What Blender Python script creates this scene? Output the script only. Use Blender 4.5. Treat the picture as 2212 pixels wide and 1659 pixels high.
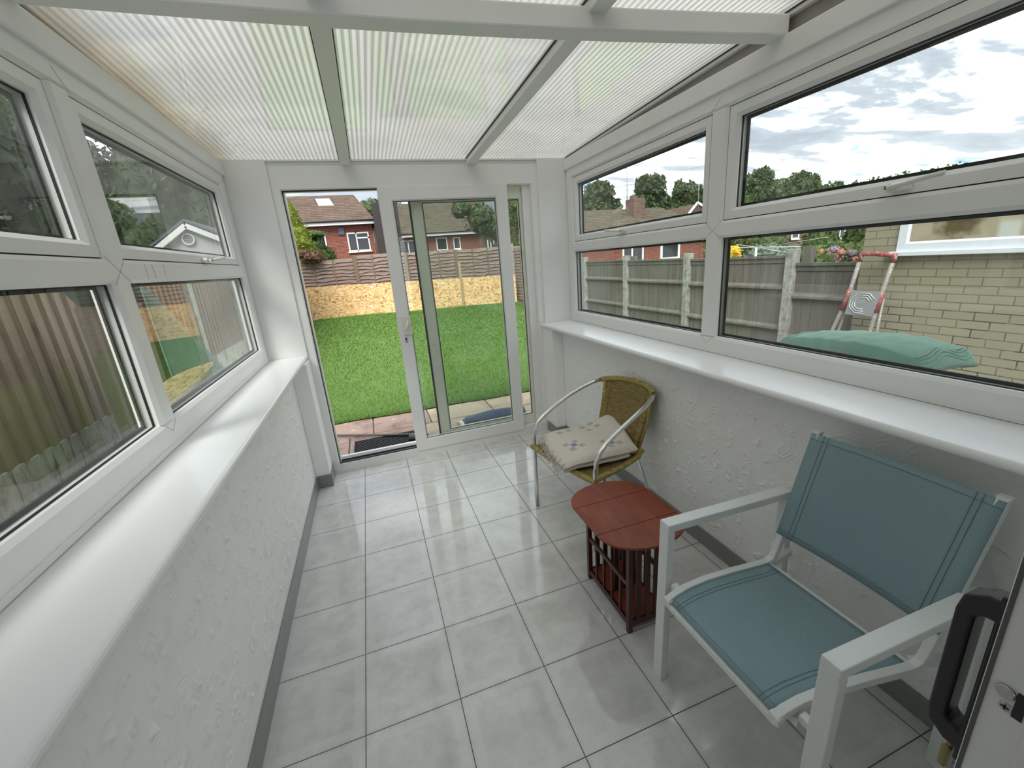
import bpy, bmesh, math, random
from mathutils import Vector, Matrix, noise as mnoise
random.seed(7)
sc = bpy.context.scene
for o in list(bpy.data.objects): bpy.data.objects.remove(o)
PI = math.pi
# ---------------------------------------------------------------- camera
W, H, F = 2212.0, 1659.0, 899.21
CAM = Vector((0.58790, -1.17247, 1.52501))
RX = Vector((0.9430776, -0.3235301, -0.0770263))     # right
RD = Vector((-0.1625604, -0.2463850, -0.9554415))    # down
RF = Vector((0.2901360, 0.9135769, -0.2849533))      # forward
cd = bpy.data.cameras.new('camera'); cam = bpy.data.objects.new('camera', cd); sc.collection.objects.link(cam)
cd.sensor_width = 36; cd.lens = F / W * 36; cd.clip_start = 0.02; cd.clip_end = 400
m = Matrix.Identity(4)
for i in range(3):
    m[i][0] = RX[i]; m[i][1] = -RD[i]; m[i][2] = -RF[i]; m[i][3] = CAM[i]
cam.matrix_world = m
sc.camera = cam
def at(px, py, **k):
    """Where the line of sight through a photograph point meets the plane x=, y= or z=."""
    d = RX * ((px - W / 2) / F) + RD * ((py - H / 2) / F) + RF
    (a, v), = k.items(); i = 'xyz'.index(a)
    return CAM + d * ((v - CAM[i]) / d[i])
# ---------------------------------------------------------------- world
sc.view_settings.view_transform = 'Standard'; sc.view_settings.look = 'None'
sc.view_settings.gamma = 1; sc.view_settings.use_curve_mapping = False
sc.view_settings.exposure = 1.0
sc.cycles.max_bounces = 10; sc.cycles.diffuse_bounces = 5; sc.cycles.glossy_bounces = 5
sc.cycles.transmission_bounces = 8; sc.cycles.transparent_max_bounces = 24
sc.cycles.caustics_reflective = False; sc.cycles.caustics_refractive = False
sc.cycles.sample_clamp_indirect = 6

class NT:
    """small helper for node graphs"""
    def __init__(s, nt):
        s.nt = nt; s.nt.nodes.clear()
    def n(s, typ, ins=None, out=0, **props):
        nd = s.nt.nodes.new(typ)
        for k, v in props.items(): setattr(nd, k, v)
        for k, v in (ins or {}).items():
            sk = nd.inputs[k]
            if isinstance(v, bpy.types.NodeSocket): s.nt.links.new(v, sk)
            elif isinstance(v, bpy.types.Node): s.nt.links.new(v.outputs[0], sk)
            else: sk.default_value = v
        return nd.outputs[out] if out is not None and len(nd.outputs) else nd
    def m(s, op, a, b=0.0, c=None):
        d = {0: a, 1: b}
        if c is not None: d[2] = c
        return s.n('ShaderNodeMath', d, operation=op)
    def mix(s, f, a, b, bt='MIX'):
        return s.n('ShaderNodeMix', {0: f, 6: a, 7: b}, out=2, data_type='RGBA', blend_type=bt)
    def noise(s, vec, scale, detail=4, rough=.55, dist=0.0):
        return s.n('ShaderNodeTexNoise', {'Vector': vec, 'Scale': scale, 'Detail': detail, 'Roughness': rough, 'Distortion': dist})
    def ramp(s, f, stops, interp='LINEAR'):
        nd = s.nt.nodes.new('ShaderNodeValToRGB'); nd.color_ramp.interpolation = interp
        s.nt.links.new(f, nd.inputs[0]); el = nd.color_ramp.elements
        while len(el) < len(stops): el.new(0.5)
        for e, (p, c) in zip(el, stops):
            e.position = p; e.color = (c, c, c, 1) if isinstance(c, (int, float)) else (*c, 1)
        return nd.outputs[0]
    def xyz(s, vec):
        nd = s.nt.nodes.new('ShaderNodeSeparateXYZ'); s.nt.links.new(vec, nd.inputs[0]); return nd.outputs
    def comb(s, x=0.0, y=0.0, z=0.0): return s.n('ShaderNodeCombineXYZ', {0: x, 1: y, 2: z})
    def obj(s): return s.n('ShaderNodeTexCoord', out=3)
    def bump(s, h, st=.5, d=.01): return s.n('ShaderNodeBump', {'Height': h, 'Strength': st, 'Distance': d})
    def scale(s, vec, v): return s.n('ShaderNodeVectorMath', {0: vec, 1: v}, operation='MULTIPLY')
    def add(s, a, v): return s.n('ShaderNodeVectorMath', {0: a, 1: v}, operation='ADD')
    def sstep(s, x, a, b):
        return s.n('ShaderNodeMapRange', {0: x, 1: a, 2: b, 3: 0.0, 4: 1.0}, interpolation_type='SMOOTHSTEP')
    def band(s, x, a, b, e=.0005):   # 1 between a and b
        return s.m('MULTIPLY', s.sstep(x, a - e, a + e), s.m('SUBTRACT', 1.0, s.sstep(x, b - e, b + e)))
RGBA = lambda c: (c[0], c[1], c[2], 1)

w = bpy.data.worlds.new('sky'); sc.world = w; w.use_nodes = True
N = NT(w.node_tree)
d = N.n('ShaderNodeTexCoord', out=0)
sx = N.xyz(d)
zz = N.m('MAXIMUM', sx[2], 0.03)
zp = N.m('ADD', zz, 0.10)
u = N.m('DIVIDE', sx[0], zp); v = N.m('DIVIDE', sx[1], zp)
rot = N.n('ShaderNodeMapping', {'Vector': N.comb(u, v, 0.0), 'Rotation': (0, 0, 0.95), 'Scale': (0.55, 1.15, 1)})
big = N.noise(rot, 1.25, 7, .58, .3)
fine = N.noise(rot, 3.0, 8, .58, .4)
dens = N.m('ADD', N.m('MULTIPLY', big, .7), N.m('MULTIPLY', fine, .3))
cl = N.ramp(dens, [(.37, (.17, .36, .80)), (.41, (.50, .68, .95)), (.44, (1.3, 1.33, 1.36)), (.485, (1.15, 1.18, 1.22)), (.53, (.46, .50, .57)), (.60, (.335, .37, .44)), (.70, (.50, .54, .60))])
hz = N.ramp(zz, [(.0, .8), (.08, .30), (.20, 0.0)])
col = N.mix(N.m('MULTIPLY', hz, .75), cl, (1.08, 1.11, 1.15, 1))
bg = N.n('ShaderNodeBackground', {'Color': col, 'Strength': .88})
N.n('ShaderNodeOutputWorld', {'Surface': bg})
# a weak, cloud-softened sun
ld = bpy.data.lights.new('sun', 'SUN'); ld.energy = 2.9; ld.angle = math.radians(35); ld.color = (1, .96, .90)
sun = bpy.data.objects.new('sun', ld); sc.collection.objects.link(sun)
sun.rotation_euler = (math.radians(32), math.radians(-22), 0)

# ---------------------------------------------------------------- materials
MATS = {}
def mat(name, fn, **kw):
    if name in MATS: return MATS[name]
    mt = bpy.data.materials.new(name); mt.use_nodes = True
    N = NT(mt.node_tree); sh = fn(N, **kw)
    N.n('ShaderNodeOutputMaterial', {'Surface': sh}); MATS[name] = mt
    return mt
def pbr(N, col, rough=.5, metal=0.0, bump=None, spec=.5, **k):
    d = {'Base Color': RGBA(col) if isinstance(col, tuple) and len(col) == 3 else col, 'Roughness': rough, 'Metallic': metal, 'Specular IOR Level': spec}
    if bump is not None: d['Normal'] = bump
    d.update(k)
    return N.n('ShaderNodeBsdfPrincipled', d)
def plain(name, col, rough=.5, metal=0.0, var=.06, sc_=20., bump=0.0, **k):
    def f(N):
        o = N.obj(); n = N.noise(o, sc_, 4)
        a = tuple(c * (1 - var) for c in col); b = tuple(min(1, c * (1 + var)) for c in col)
        c = N.mix(n, RGBA(a), RGBA(b))
        bp = N.bump(n, .3, bump) if bump else None
        return pbr(N, c, rough, metal, bp, **k)
    return mat(name, f)
M_upvc = plain('white_upvc', (.79, .795, .785), .32, var=.03, sc_=6)
M_sill = plain('white_gloss_board', (.84, .85, .86), .22, var=.02, sc_=5)
M_gasket = plain('black_gasket', (.012, .012, .013), .6)
M_skirt = plain('grey_skirting_tile', (.235, .235, .23), .3, var=.1)
M_alu = plain('brushed_aluminium', (.78, .79, .80), .22, 1.0)
M_white_metal = plain('white_powder_coated_metal', (.74, .77, .77), .4, var=.03)
M_black = plain('black_plastic', (.013, .013, .014), .42)
M_chrome = plain('scratched_steel', (.55, .54, .52), .3, 1.0)
M_cap = plain('off_white_plastic', (.70, .70, .64), .3)

def f_glass(N, tint=(.93, .955, .94), k=.045, dirt=0.0):
    g = N.n('ShaderNodeNewGeometry', out=None)
    dt = N.n('ShaderNodeVectorMath', {0: g.outputs['Incoming'], 1: g.outputs['Normal']}, operation='DOT_PRODUCT', out=1)
    c = N.m('ABSOLUTE', dt)
    f = N.m('ADD', k, N.m('MULTIPLY', 1 - k, N.m('POWER', N.m('SUBTRACT', 1.0, c), 5.0)))
    tr = N.n('ShaderNodeBsdfTransparent', {'Color': RGBA(tint)})
    gl = N.n('ShaderNodeBsdfGlossy', {'Color': (1, 1, 1, 1), 'Roughness': .0})
    s = N.n('ShaderNodeMixShader', {0: f, 1: tr, 2: gl})
    if dirt:
        o = N.obj(); n = N.ramp(N.noise(N.scale(o, (1, 6, 3)), 2.5, 6, .6), [(.45, 0.0), (.75, dirt)])
        s = N.n('ShaderNodeMixShader', {0: n, 1: s, 2: N.n('ShaderNodeBsdfDiffuse', {'Color': (.55, .58, .56, 1)})})
    return s
M_glass = mat('window_glass', f_glass)
M_glass_l = mat('smeared_window_glass', lambda N: f_glass(N, k=.035, dirt=.06))

def f_artex(N):
    o = N.obj()
    return pbr(N, (.88, .88, .87), .5, bump=N.bump(N.noise(o, 110, 3), .25, .0015))
M_artex = mat('swirled_white_plaster', f_artex)
M_plaster = plain('smooth_white_wall', (.82, .82, .81), .6, var=.02, bump=.002, sc_=60)

def f_tiles(N):
    o = N.obj(); s = N.xyz(o); T = .333
    u = N.m('FRACT', N.m('DIVIDE', N.m('ADD', s[0], 33.3), T)); v = N.m('FRACT', N.m('DIVIDE', N.m('ADD', s[1], 33.3), T))
    eu = N.m('MULTIPLY', N.m('MINIMUM', u, N.m('SUBTRACT', 1.0, u)), T)
    ev = N.m('MULTIPLY', N.m('MINIMUM', v, N.m('SUBTRACT', 1.0, v)), T)
    e = N.m('MINIMUM', eu, ev)
    gr = N.m('SUBTRACT', 1.0, N.sstep(e, .0013, .0021))
    lines = N.m('ADD', N.band(e, .0165, .0175), N.band(e, .0125, .0133))
    lines = N.m('ADD', lines, N.m('ADD', N.band(e, .0375, .0385), N.band(e, .0335, .0343)))
    # key pattern between the lines
    al = N.m('FRACT', N.m('DIVIDE', N.m('ADD', N.m('MULTIPLY', N.m('MAXIMUM', eu, ev), 1.0), 0.0), .0145))
    k1 = N.m('MULTIPLY', N.band(e, .0205, .0215), N.band(al, .15, .85, .03))
    k2 = N.m('MULTIPLY', N.band(e, .0295, .0305), N.band(al, .35, 1.2, .03))
    k3 = N.m('MULTIPLY', N.band(e, .0205, .0305), N.m('ADD', N.band(al, .12, .2, .02), N.m('MULTIPLY', N.band(al, .48, .56, .02), N.sstep(e, .024, .025))))
    key = N.m('MINIMUM', N.m('ADD', N.m('ADD', k1, k2), N.m('ADD', k3, lines)), 1.0)
    tid = N.n('ShaderNodeTexWhiteNoise', {'Vector': N.comb(N.m('FLOOR', N.m('DIVIDE', N.m('ADD', s[0], 33.3), T)), N.m('FLOOR', N.m('DIVIDE', N.m('ADD', s[1], 33.3), T)), 0.0)}, noise_dimensions='3D', out=0)
    n = N.noise(N.add(o, (3, 1, 0)), 9, 8, .68, .3)
    c = N.ramp(n, [(.30, (.57, .565, .54)), (.5, (.66, .66, .64)), (.70, (.75, .75, .735))])
    c = N.mix(N.m('MULTIPLY', tid, .12), c, (.58, .58, .57, 1))
    c = N.mix(N.m('MULTIPLY', key, .35), c, (.84, .84, .84, 1))
    c = N.mix(N.band(e, .010, .041, .002), c, N.mix(.25, c, (.76, .76, .78, 1)))
    c = N.mix(gr, c, (.085, .08, .075, 1))
    h = N.m('ADD', N.m('MULTIPLY', key, .15), N.m('MULTIPLY', gr, -1.0))
    r = N.m('ADD', N.m('MULTIPLY', gr, .5), N.m('ADD', .05, N.m('MULTIPLY', N.noise(o, 30, 5), .06)))
    return pbr(N, c, r, bump=N.bump(h, .35, .002), spec=1.0)
M_tiles = mat('grey_floor_tiles', f_tiles)

def f_poly(N):
    o = N.obj(); s = N.xyz(o)
    P = .0255
    f1 = N.m('FRACT', N.m('DIVIDE', N.m('ADD', s[0], 10.0), P))
    rib = N.band(f1, .34, .80, .10)
    f2 = N.m('FRACT', N.m('DIVIDE', N.m('ADD', s[0], 10.0), P / 3))
    fine = N.band(f2, .35, .6, .10)
    n = N.noise(N.scale(o, (6, .6, 1)), 3, 4)
    dirt = N.m('MULTIPLY', N.m('SUBTRACT', 1.0, N.sstep(N.m('ADD', s[0], N.m('MULTIPLY', n, .12)), -.15, .06)), .8)
    dark = N.m('MINIMUM', N.m('ADD', N.m('MULTIPLY', rib, .55), N.m('MULTIPLY', fine, .20)), 1.0)
    c = N.mix(dark, (.78, .78, .755, 1), (.30, .305, .295, 1))
    yel = N.ramp(N.noise(N.scale(o, (1.2, .5, 1)), 2.3, 3), [(.42, 0.0), (.62, .35)])
    c = N.mix(yel, c, N.mix(1.0, c, (1.0, .985, .90, 1), 'MULTIPLY'))
    c = N.mix(dirt, c, N.mix(1.0, c, (.70, .64, .54, 1), 'MULTIPLY'))
    spots = N.n('ShaderNodeTexVoronoi', {'Vector': N.scale(o, (1, 1, 1)), 'Scale': 14.0}, out=0)
    tl = N.n('ShaderNodeBsdfTranslucent', {'Color': c})
    tp = N.n('ShaderNodeBsdfTransparent', {'Color': c})
    body = N.n('ShaderNodeMixShader', {0: .52, 1: tl, 2: tp})
    body = N.n('ShaderNodeMixShader', {0: .10, 1: body, 2: N.n('ShaderNodeBsdfDiffuse', {'Color': c})})
    g = N.n('ShaderNodeNewGeometry', out=None)
    bp = N.bump(N.m('ADD', rib, N.m('MULTIPLY', fine, .4)), .25, .0008)
    ct = N.m('ABSOLUTE', N.n('ShaderNodeVectorMath', {0: g.outputs['Incoming'], 1: g.outputs['Normal']}, operation='DOT_PRODUCT', out=1))
    fr = N.m('ADD', .13, N.m('MULTIPLY', .87, N.m('POWER', N.m('SUBTRACT', 1.0, ct), 4.0)))
    gl = N.n('ShaderNodeBsdfGlossy', {'Color': (1, 1, 1, 1), 'Roughness': .05})
    return N.n('ShaderNodeMixShader', {0: fr, 1: body, 2: gl})
M_poly = mat('twin_wall_polycarbonate', f_poly)

def f_wood(N, base=(.20, .17, .14), dark=(.09, .075, .06), ax='z', pitch=.1, off=0.0, green=.0, hor='y'):
    """weathered boards running along ax, joints across hor"""
    o = N.obj(); s = N.xyz(o); I = {'x': 0, 'y': 1, 'z': 2}
    sc3 = [14., 14., 14.]; sc3[I[ax]] = 1.2
    g = N.noise(N.scale(o, tuple(sc3)), 2.2, 6, .62, .4)
    idx = N.m('FLOOR', N.m('DIVIDE', N.m('ADD', s[I[hor]], 50.0 + off), pitch))
    r = N.n('ShaderNodeTexWhiteNoise', {'Vector': N.comb(idx, 0.0, 0.0)}, noise_dimensions='3D', out=0)
    c = N.mix(g, RGBA(dark), RGBA(base))
    c = N.mix(N.m('MULTIPLY', r, .45), c, RGBA(tuple(x * .62 for x in base)))
    st = N.ramp(N.noise(N.scale(o, tuple(q * .12 + .5 for q in sc3)), 3.0, 4, .6), [(.5, 0.0), (.72, 1.0)])
    c = N.mix(N.m('MULTIPLY', st, green), c, (.13, .14, .065, 1))
    s3 = [5.5, 5.5, 5.5]; s3[I[ax]] = .5
    bs = N.ramp(N.noise(N.scale(o, tuple(s3)), 1.6, 5, .7), [(.38, 0.0), (.62, 1.0)])
    c = N.mix(N.m('MULTIPLY', bs, .55), c, RGBA(tuple(x * .8 for x in dark)))
    kn = N.n('ShaderNodeTexVoronoi', {'Vector': N.scale(o, (5, 5, 1.6)), 'Scale': 1.0}, out=0)
    kf = N.ramp(kn, [(.03, 1.0), (.09, 0.0)])
    c = N.mix(N.m('MULTIPLY', kf, .6), c, RGBA(tuple(x * .45 for x in dark)))
    return pbr(N, c, .85, bump=N.bump(g, .5, .003), spec=.2)
M_fence_l = mat('treated_featheredge_boards', lambda N: f_wood(N, (.56, .44, .33), (.30, .21, .145), pitch=.1065, green=.12, off=.02))
M_fence_r = mat('weathered_grey_boards', lambda N: f_wood(N, (.25, .235, .21), (.09, .083, .07), pitch=.12, green=.2))
M_fence_b = mat('brown_lap_boards', lambda N: f_wood(N, (.36, .29, .25), (.15, .105, .085), ax='x', hor='z', pitch=.123, green=.0))
M_post_w = mat('brown_fence_timber', lambda N: f_wood(N, (.30, .23, .17), (.15, .11, .08), pitch=.5))
M_new_wood = plain('sawn_timber', (.42, .30, .17), .8, var=.25, sc_=15)

def f_conc(N):
    o = N.obj(); n = N.noise(N.scale(o, (1, 1, .7)), 9, 8, .7)
    c = N.ramp(n, [(.3, (.24, .245, .19)), (.46, (.48, .48, .40)), (.7, (.68, .68, .61))])
    st = N.ramp(N.noise(N.scale(o, (9, 9, 1.6)), 2, 5, .65), [(.53, 0.0), (.63, 1.0)])
    c = N.mix(N.m('MULTIPLY', st, .75), c, (.07, .075, .06, 1))
    return pbr(N, c, .9, bump=N.bump(n, .6, .006), spec=.2)
M_conc = mat('lichen_stained_concrete', f_conc)
def f_conc2(N):
    o = N.obj(); n = N.noise(o, 12, 8, .7)
    c = N.ramp(n, [(.35, (.15, .15, .14)), (.5, (.29, .29, .27)), (.7, (.42, .42, .40))])
    return pbr(N, c, .9, bump=N.bump(n, .6, .005), spec=.2)
M_conc2 = mat('pale_concrete', f_conc2)

def f_osb(N):
    o = N.obj()
    p = N.n('ShaderNodeTexNoise', {'Vector': o, 'Scale': 5.0, 'Detail': 2}, out=1)
    q = N.add(o, N.scale(p, (.25, .25, .25)))
    v = N.n('ShaderNodeTexVoronoi', {'Vector': N.scale(q, (12, 6, 22)), 'Scale': 1.5}, out=None)
    r = N.xyz(v.outputs['Color'])
    c = N.ramp(r[0], [(0, (.34, .17, .06)), (.18, (.60, .35, .155)), (.5, (.80, .52, .26)), (1, (.90, .66, .38))])
    g = N.noise(N.scale(q, (4, 4, 30)), 4, 4)
    c = N.mix(N.m('MULTIPLY', N.ramp(g, [(.5, 0.0), (.72, 1.0)]), .55), c, (.30, .16, .06, 1))
    return pbr(N, c, .8, bump=N.bump(r[1], .2, .002), spec=.2)
M_osb = mat('oriented_strand_board', f_osb)

def f_brick(N, c1=(.27, .068, .040), c2=(.18, .042, .030), mo=(.28, .24, .20), ax='x', msize=.018, bump=.6, bw=.225, rh=.075, smear=0.0, rough=.85):
    o = N.obj(); s = N.xyz(o)
    vec = N.comb(s[0] if ax == 'x' else s[1], s[2], 0.0)
    b = N.n('ShaderNodeTexBrick', {'Vector': vec, 'Color1': RGBA(c1), 'Color2': RGBA(c2), 'Mortar': RGBA(mo), 'Scale': 1.0,
            'Mortar Size': msize / 2, 'Mortar Smooth': .3, 'Bias': 0.0, 'Brick Width': bw, 'Row Height': rh}, out=None)
    n = N.noise(o, 30, 5, .6)
    c = N.mix(N.m('MULTIPLY', n, .3), b.outputs[0], RGBA(tuple(x * .5 for x in c1)))
    h = N.m('ADD', N.m('MULTIPLY', b.outputs[1], -1.0), N.m('MULTIPLY', n, .25))
    return pbr(N, c, rough, bump=N.bump(h, bump, .01), spec=.25)
M_brick = mat('red_brickwork', f_brick)
M_brick_b = mat('brown_brickwork', lambda N: f_brick(N, (.17, .085, .065), (.11, .055, .045)))
def f_creambrick(N):
    o = N.obj(); s = N.xyz(o)
    vec = N.comb(N.m('ADD', s[1], .07), N.m('ADD', s[2], .012), 0.0)
    b = N.n('ShaderNodeTexBrick', {'Vector': vec, 'Color1': (.285, .27, .19, 1), 'Color2': (.26, .245, .17, 1), 'Mortar': (.15, .14, .10, 1), 'Scale': 1.0,
            'Mortar Size': .005, 'Mortar Smooth': .25, 'Brick Width': .225, 'Row Height': .0765}, out=None)
    fac = b.outputs[1]
    crack = N.m('MULTIPLY', fac, N.ramp(N.noise(o, 5.0, 4, .6), [(.47, 0.0), (.53, 1.0)]))
    crack = N.m('MULTIPLY', crack, N.m('SUBTRACT', 1.0, N.sstep(s[2], .62, .95)))
    n = N.noise(N.scale(o, (1, 1, .35)), 5, 5, .6)
    c = N.mix(N.m('MULTIPLY', n, .35), b.outputs[0], (.24, .23, .17, 1))
    c = N.mix(crack, c, (.06, .05, .04, 1))
    h = N.m('ADD', N.m('MULTIPLY', fac, -1.0), N.m('MULTIPLY', N.noise(o, 40, 4), .25))
    return pbr(N, c, .6, bump=N.bump(h, .8, .008), spec=.3)
M_cream = mat('cream_painted_brick', f_creambrick)

def f_rooftile(N, c1=(.125, .085, .062), c2=(.07, .048, .037), rowh=.115, col=.30):
    o = N.obj(); s = N.xyz(o)
    r = N.m('DIVIDE', N.m('ADD', s[2], 20.0), rowh); fr = N.m('FRACT', r)
    uu = N.m('DIVIDE', N.m('ADD', s[0], 50.0), col); fu = N.m('FRACT', uu)
    rid = N.n('ShaderNodeTexWhiteNoise', {'Vector': N.comb(N.m('FLOOR', uu), N.m('FLOOR', r), 0.0)}, noise_dimensions='3D', out=0)
    c = N.mix(rid, RGBA(c1), RGBA(c2))
    c = N.mix(N.m('MULTIPLY', N.noise(o, 2.5, 5, .7), .5), c, RGBA(tuple(x * 1.6 for x in c1)))
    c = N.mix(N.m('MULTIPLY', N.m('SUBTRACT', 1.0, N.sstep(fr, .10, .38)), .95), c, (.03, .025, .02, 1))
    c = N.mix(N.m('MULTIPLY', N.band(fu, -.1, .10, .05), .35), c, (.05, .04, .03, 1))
    h = N.m('ADD', N.m('MULTIPLY', fr, -1.0), N.m('MULTIPLY', N.m('SINE', N.m('MULTIPLY', fu, 6.28)), .3))
    return pbr(N, c, .85, bump=N.bump(h, .5, .02), spec=.2)
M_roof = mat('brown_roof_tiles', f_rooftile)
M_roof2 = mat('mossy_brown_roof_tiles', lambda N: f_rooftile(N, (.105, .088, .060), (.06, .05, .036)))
M_slate = plain('grey_slate_roof', (.10, .115, .135), .6, var=.15, sc_=3)
M_fascia = plain('white_fascia', (.80, .80, .78), .4)
M_dark_fascia = plain('dark_gutter', (.03, .03, .032), .4)
M_darkglass = plain('dark_house_window', (.03, .035, .04), .06, var=.4, sc_=3)
M_skylight = plain('pale_skylight_glass', (.55, .62, .66), .05, var=.2, sc_=4)

def f_grass(N):
    o = N.obj()
    n = N.noise(o, 1.1, 4, .6); n2 = N.noise(N.scale(o, (3, 1.2, 1)), 7, 5, .7); n3 = N.noise(o, 90, 4, .7)
    c = N.mix(n3, (.065, .135, .028, 1), (.17, .275, .075, 1))
    c = N.mix(N.m('MULTIPLY', N.ramp(n2, [(.35, 1.0), (.62, 0.0)]), .5), c, (.075, .17, .03, 1))
    c = N.mix(N.m('MULTIPLY', n, .35), c, (.22, .38, .09, 1))
    return pbr(N, c, .8, bump=N.bump(n3, .9, .02), spec=.15)
M_grass = mat('artificial_turf', f_grass)
def f_blade(N):
    o = N.obj(); r = N.noise(o, 60, 2)
    c = N.ramp(r, [(.3, (.05, .115, .02)), (.5, (.12, .225, .045)), (.72, (.23, .335, .10))])
    return N.n('ShaderNodeMixShader', {0: .3, 1: pbr(N, c, .6, spec=.2), 2: N.n('ShaderNodeBsdfTranslucent', {'Color': c})})
M_blade = mat('turf_blades', f_blade)

def f_leaf(N, a, b, c3):
    o = N.obj(); r = N.noise(o, 5, 6, .75)
    c = N.ramp(r, [(.32, a), (.5, b), (.68, c3)])
    return N.n('ShaderNodeMixShader', {0: .25, 1: pbr(N, c, .6, spec=.3), 2: N.n('ShaderNodeBsdfTranslucent', {'Color': c})})
M_leaf = mat('green_leaves', lambda N: f_leaf(N, (.03, .06, .015), (.075, .12, .03), (.15, .20, .06)))
M_leaf_far = mat('distant_tree_leaves', lambda N: f_leaf(N, (.035, .06, .025), (.075, .11, .045), (.14, .18, .08)))
M_leaf_yel = mat('yellow_green_conifer', lambda N: f_leaf(N, (.06, .10, .01), (.20, .26, .03), (.38, .42, .06)))
M_leaf_dark = mat('dark_conifer', lambda N: f_leaf(N, (.02, .03, .015), (.05, .07, .035), (.10, .12, .07)))
M_leaf_gold = mat('golden_leaves', lambda N: f_leaf(N, (.45, .28, .02), (.75, .52, .04), (.9, .72, .12)))
M_leaf_brown = mat('brown_dead_leaves', lambda N: f_leaf(N, (.07, .04, .02), (.17, .10, .06), (.28, .18, .11)))
M_flower = mat('faded_pink_flowers', lambda N: f_leaf(N, (.38, .16, .10), (.52, .28, .20), (.42, .34, .36)))
M_white_fl = plain('white_petals', (.85, .85, .8), .6)
M_bark = plain('tree_bark', (.10, .075, .055), .9, var=.4)

def f_stone(N, a=(.33, .24, .20), b=(.20, .13, .11), hi=(.55, .45, .36)):
    o = N.obj(); n = N.noise(o, 4, 7, .65, .5)
    c = N.ramp(n, [(.32, b), (.5, a), (.60, a), (.66, hi), (.72, a)])
    return pbr(N, c, .8, bump=N.bump(n, .5, .01), spec=.3)
M_stone = mat('red_sandstone_slab', f_stone)
M_stone2 = mat('buff_sandstone_slab', lambda N: f_stone(N, (.46, .37, .27), (.33, .26, .19), (.58, .50, .40)))
M_earth = plain('soil', (.10, .085, .06), .95, var=.3)

def f_fabric(N, col, sc_=900, st=.2):
    o = N.obj(); s = N.xyz(o)
    wv = N.m('MULTIPLY', N.m('SINE', N.m('MULTIPLY', s[1], sc_)), N.m('SINE', N.m('MULTIPLY', N.m('ADD', s[2], s[0]), sc_)))
    n = N.noise(o, 3, 4)
    c = N.mix(N.m('ADD', N.m('MULTIPLY', wv, .12), n), RGBA(tuple(x * .86 for x in col)), RGBA(tuple(x * 1.12 for x in col)))
    return pbr(N, c, .75, bump=N.bump(wv, st, .001), spec=.3)
M_sling = mat('teal_mesh_fabric', lambda N: f_fabric(N, (.245, .35, .385)))
M_seam = mat('dark_teal_stitching', lambda N: f_fabric(N, (.165, .24, .265)))
def f_towel(N, col=(.08, .185, .14)):
    o = N.obj(); n = N.noise(o, 160, 5, .7); n2 = N.noise(o, 5, 3)
    c = N.mix(n2, RGBA(tuple(x * .75 for x in col)), RGBA(tuple(x * 1.3 for x in col)))
    return pbr(N, c, .95, bump=N.bump(n, .8, .006), spec=.1, **{'Sheen Weight': .3})
M_towel = mat('sea_green_towelling', f_towel)
M_navy = mat('navy_cloth', lambda N: f_towel(N, (.06, .09, .16)))
M_greyrub = plain('grey_green_rubber', (.13, .17, .17), .6)

def f_rattan(N, weave=False):
    o = N.obj(); s = N.xyz(o)
    n = N.noise(o, 14, 4); n2 = N.noise(N.scale(o, (1, 1, 8)), 30, 3)
    c = N.ramp(n2, [(.3, (.20, .145, .04)), (.5, (.40, .30, .10)), (.72, (.56, .45, .20))])
    c = N.mix(N.m('MULTIPLY', n, .3), c, (.20, .15, .045, 1))
    if not weave: return pbr(N, c, .45, spec=.4)
    dv = N.m('ADD', N.m('MULTIPLY', s[0], -.224), N.m('MULTIPLY', s[1], .975))
    du = N.m('ADD', N.m('MULTIPLY', s[0], .975), N.m('MULTIPLY', s[1], .224))
    a = N.m('DIVIDE', dv, .0125); r = N.m('DIVIDE', N.m('ADD', s[2], du), .0062)
    par = N.m('MODULO', N.m('ADD', N.m('FLOOR', N.m('ADD', a, 400.0)), N.m('FLOOR', N.m('ADD', r, 400.0))), 2.0)
    sa = N.m('ABSOLUTE', N.m('SINE', N.m('MULTIPLY', a, PI))); sr = N.m('ABSOLUTE', N.m('SINE', N.m('MULTIPLY', r, PI)))
    hgt = N.m('MULTIPLY', N.m('POWER', sr, .6), N.m('ADD', .35, N.m('MULTIPLY', N.m('MULTIPLY', sa, .65), par)))
    c = N.mix(N.m('SUBTRACT', 1.0, N.sstep(hgt, .10, .42)), c, (.035, .022, .008, 1))
    return pbr(N, c, .45, bump=N.bump(hgt, .8, .004), spec=.4)
M_rattan = mat('honey_rattan', f_rattan); M_weave = mat('woven_rattan', lambda N: f_rattan(N, True))
def f_redwood(N):
    o = N.obj(); g = N.noise(N.scale(o, (4, 1, 4)), 5, 6, .6, .6); n = N.noise(o, 12, 5)
    c = N.ramp(g, [(.3, (.17, .032, .012)), (.55, (.25, .052, .019)), (.8, (.32, .082, .035))])
    c = N.mix(N.m('MULTIPLY', N.ramp(n, [(.5, 0.0), (.75, 1.0)]), .25), c, (.13, .04, .025, 1))
    return pbr(N, c, .38, bump=N.bump(g, .1, .001), spec=.4)
M_redwood = mat('red_stained_wood', f_redwood)
M_darkred = plain('dark_mahogany_wood', (.060, .014, .010), .4, var=.3)

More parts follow.
